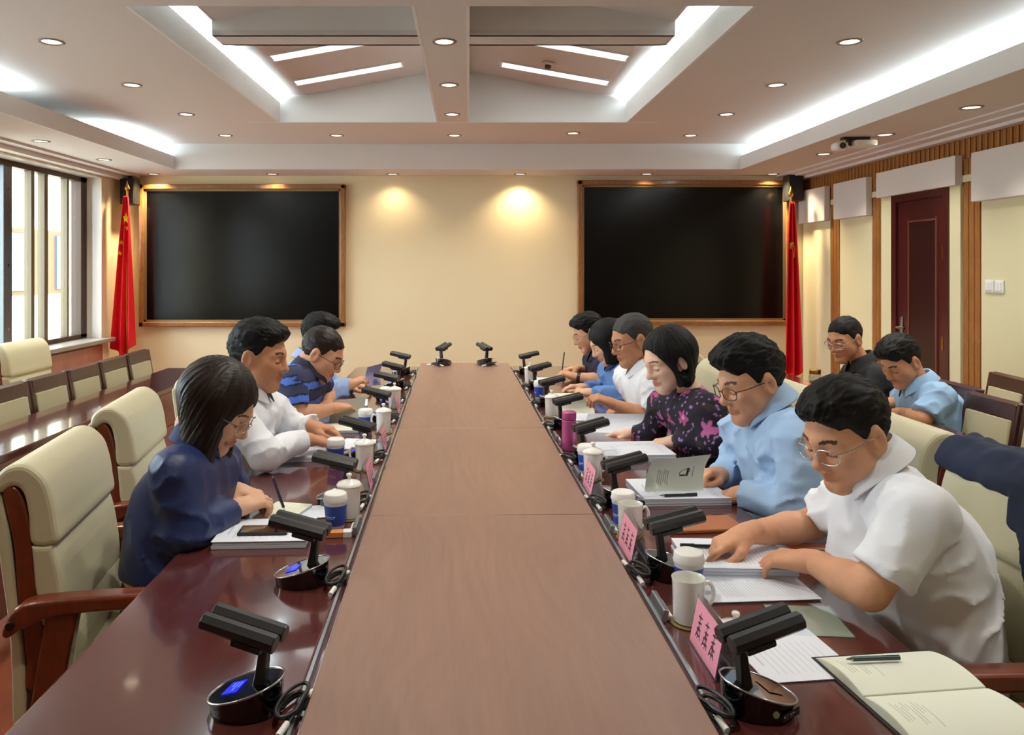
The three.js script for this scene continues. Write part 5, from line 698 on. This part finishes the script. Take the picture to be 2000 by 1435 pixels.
// --- black case on an armrest, jacket on a chair
{ const t = thing('document_case', 'black case lying on the armrest of the second armchair on the left', 'case', { x: -1.08, y: 0.676, d: 2.86, turn: 0.1, table: true }); mesh('case', bx(0.18, 0.035, 0.1, 0, 0.0175, 0, 0.008), M.black, t); mesh('zip', bx(0.182, 0.004, 0.102, 0, 0.014, 0, 0.001), M.chrome, t); }
{
  const t = thing('jacket', 'navy jacket hung over the back of the nearest armchair on the right', 'jacket', { x: 1.16, d: 1.92, turn: -Math.PI / 2, table: true });
  const line = [[-0.225, 0.5], [-0.232, 0.66], [-0.24, 0.8], [-0.245, 0.9], [-0.262, 0.98], [-0.305, 1.03], [-0.36, 1.032], [-0.405, 0.985], [-0.415, 0.88], [-0.41, 0.72], [-0.4, 0.55], [-0.395, 0.4]];
  const f = (x, y, z) => {
    let d = 9; const ax = Math.abs(x); for (let i = 0; i < line.length - 1; i++) { if (i < 3 && x < 0.09 + (0.8 - y) * 0.35) continue; if (i === 3 && x < 0.02) continue; const [z0, y0] = line[i], [z1, y1] = line[i + 1], wMax = i < 2 ? 0.3 : 0.3; const dz = z1 - z0, dy = y1 - y0; let s = ((z - z0) * dz + (y - y0) * dy) / (dz * dz + dy * dy); s = Math.max(0, Math.min(1, s)); const q = Math.hypot(z - z0 - dz * s, y - y0 - dy * s), ex = Math.max(0, ax - 0.285); d = Math.min(d, Math.hypot(q, ex)); }
    d -= 0.024; d = smin(d, cap(ax, y, z, [0.27, 0.99, -0.34, 0.035, 0.315, 0.62, -0.4, 0.055]), 0.03); d = smin(d, cap(ax, y, z, [0.315, 0.62, -0.4, 0.055, 0.31, 0.36, -0.4, 0.042]), 0.02); d = smin(d, cap(ax, y, z, [0.12, 1.035, -0.33, 0.022, 0.0, 1.04, -0.36, 0.025]), 0.02);
    return d + 0.008 * n3(x * 6, y * 4, z * 8) + 0.005 * n3(x * 13, y * 7, z * 13);
  };
  mesh('cloth', nets(f, [-0.4, 0.3, -0.5], [0.4, 1.08, -0.18], 0.009), std({ color: '#1d2740', roughness: 0.85 }), t);
}
// --- on the door side table
{ const t = thing('tea_jar', 'glass tea jar with a gold lid before the man in the black polo', 'jar', { x: 2.13, y: 0.75, d: 4.72 }); mesh('glass', lathe([[0, 0], [0.034, 0], [0.036, 0.004], [0.036, 0.12], [0.03, 0.13], [0.029, 0.13], [0.033, 0.118], [0.033, 0.006], [0, 0.006]], 32), M.acrylic, t); mesh('tea', lathe([[0, 0.007], [0.032, 0.007], [0.032, 0.085], [0, 0.085]], 28), phys({ color: '#a9741f', roughness: 0.1 }), t); mesh('lid', lathe([[0, 0.13], [0.033, 0.13], [0.033, 0.155], [0.03, 0.158], [0, 0.158]], 28), M.brass, t); }
stack('notebook', 'notebook under the arm of the man in the pale blue short sleeves', 2.18, 4.16, 0.15, 0.2, 0.012, 0.05, 3, 0.75, true);
renderer.render(scene, camera);
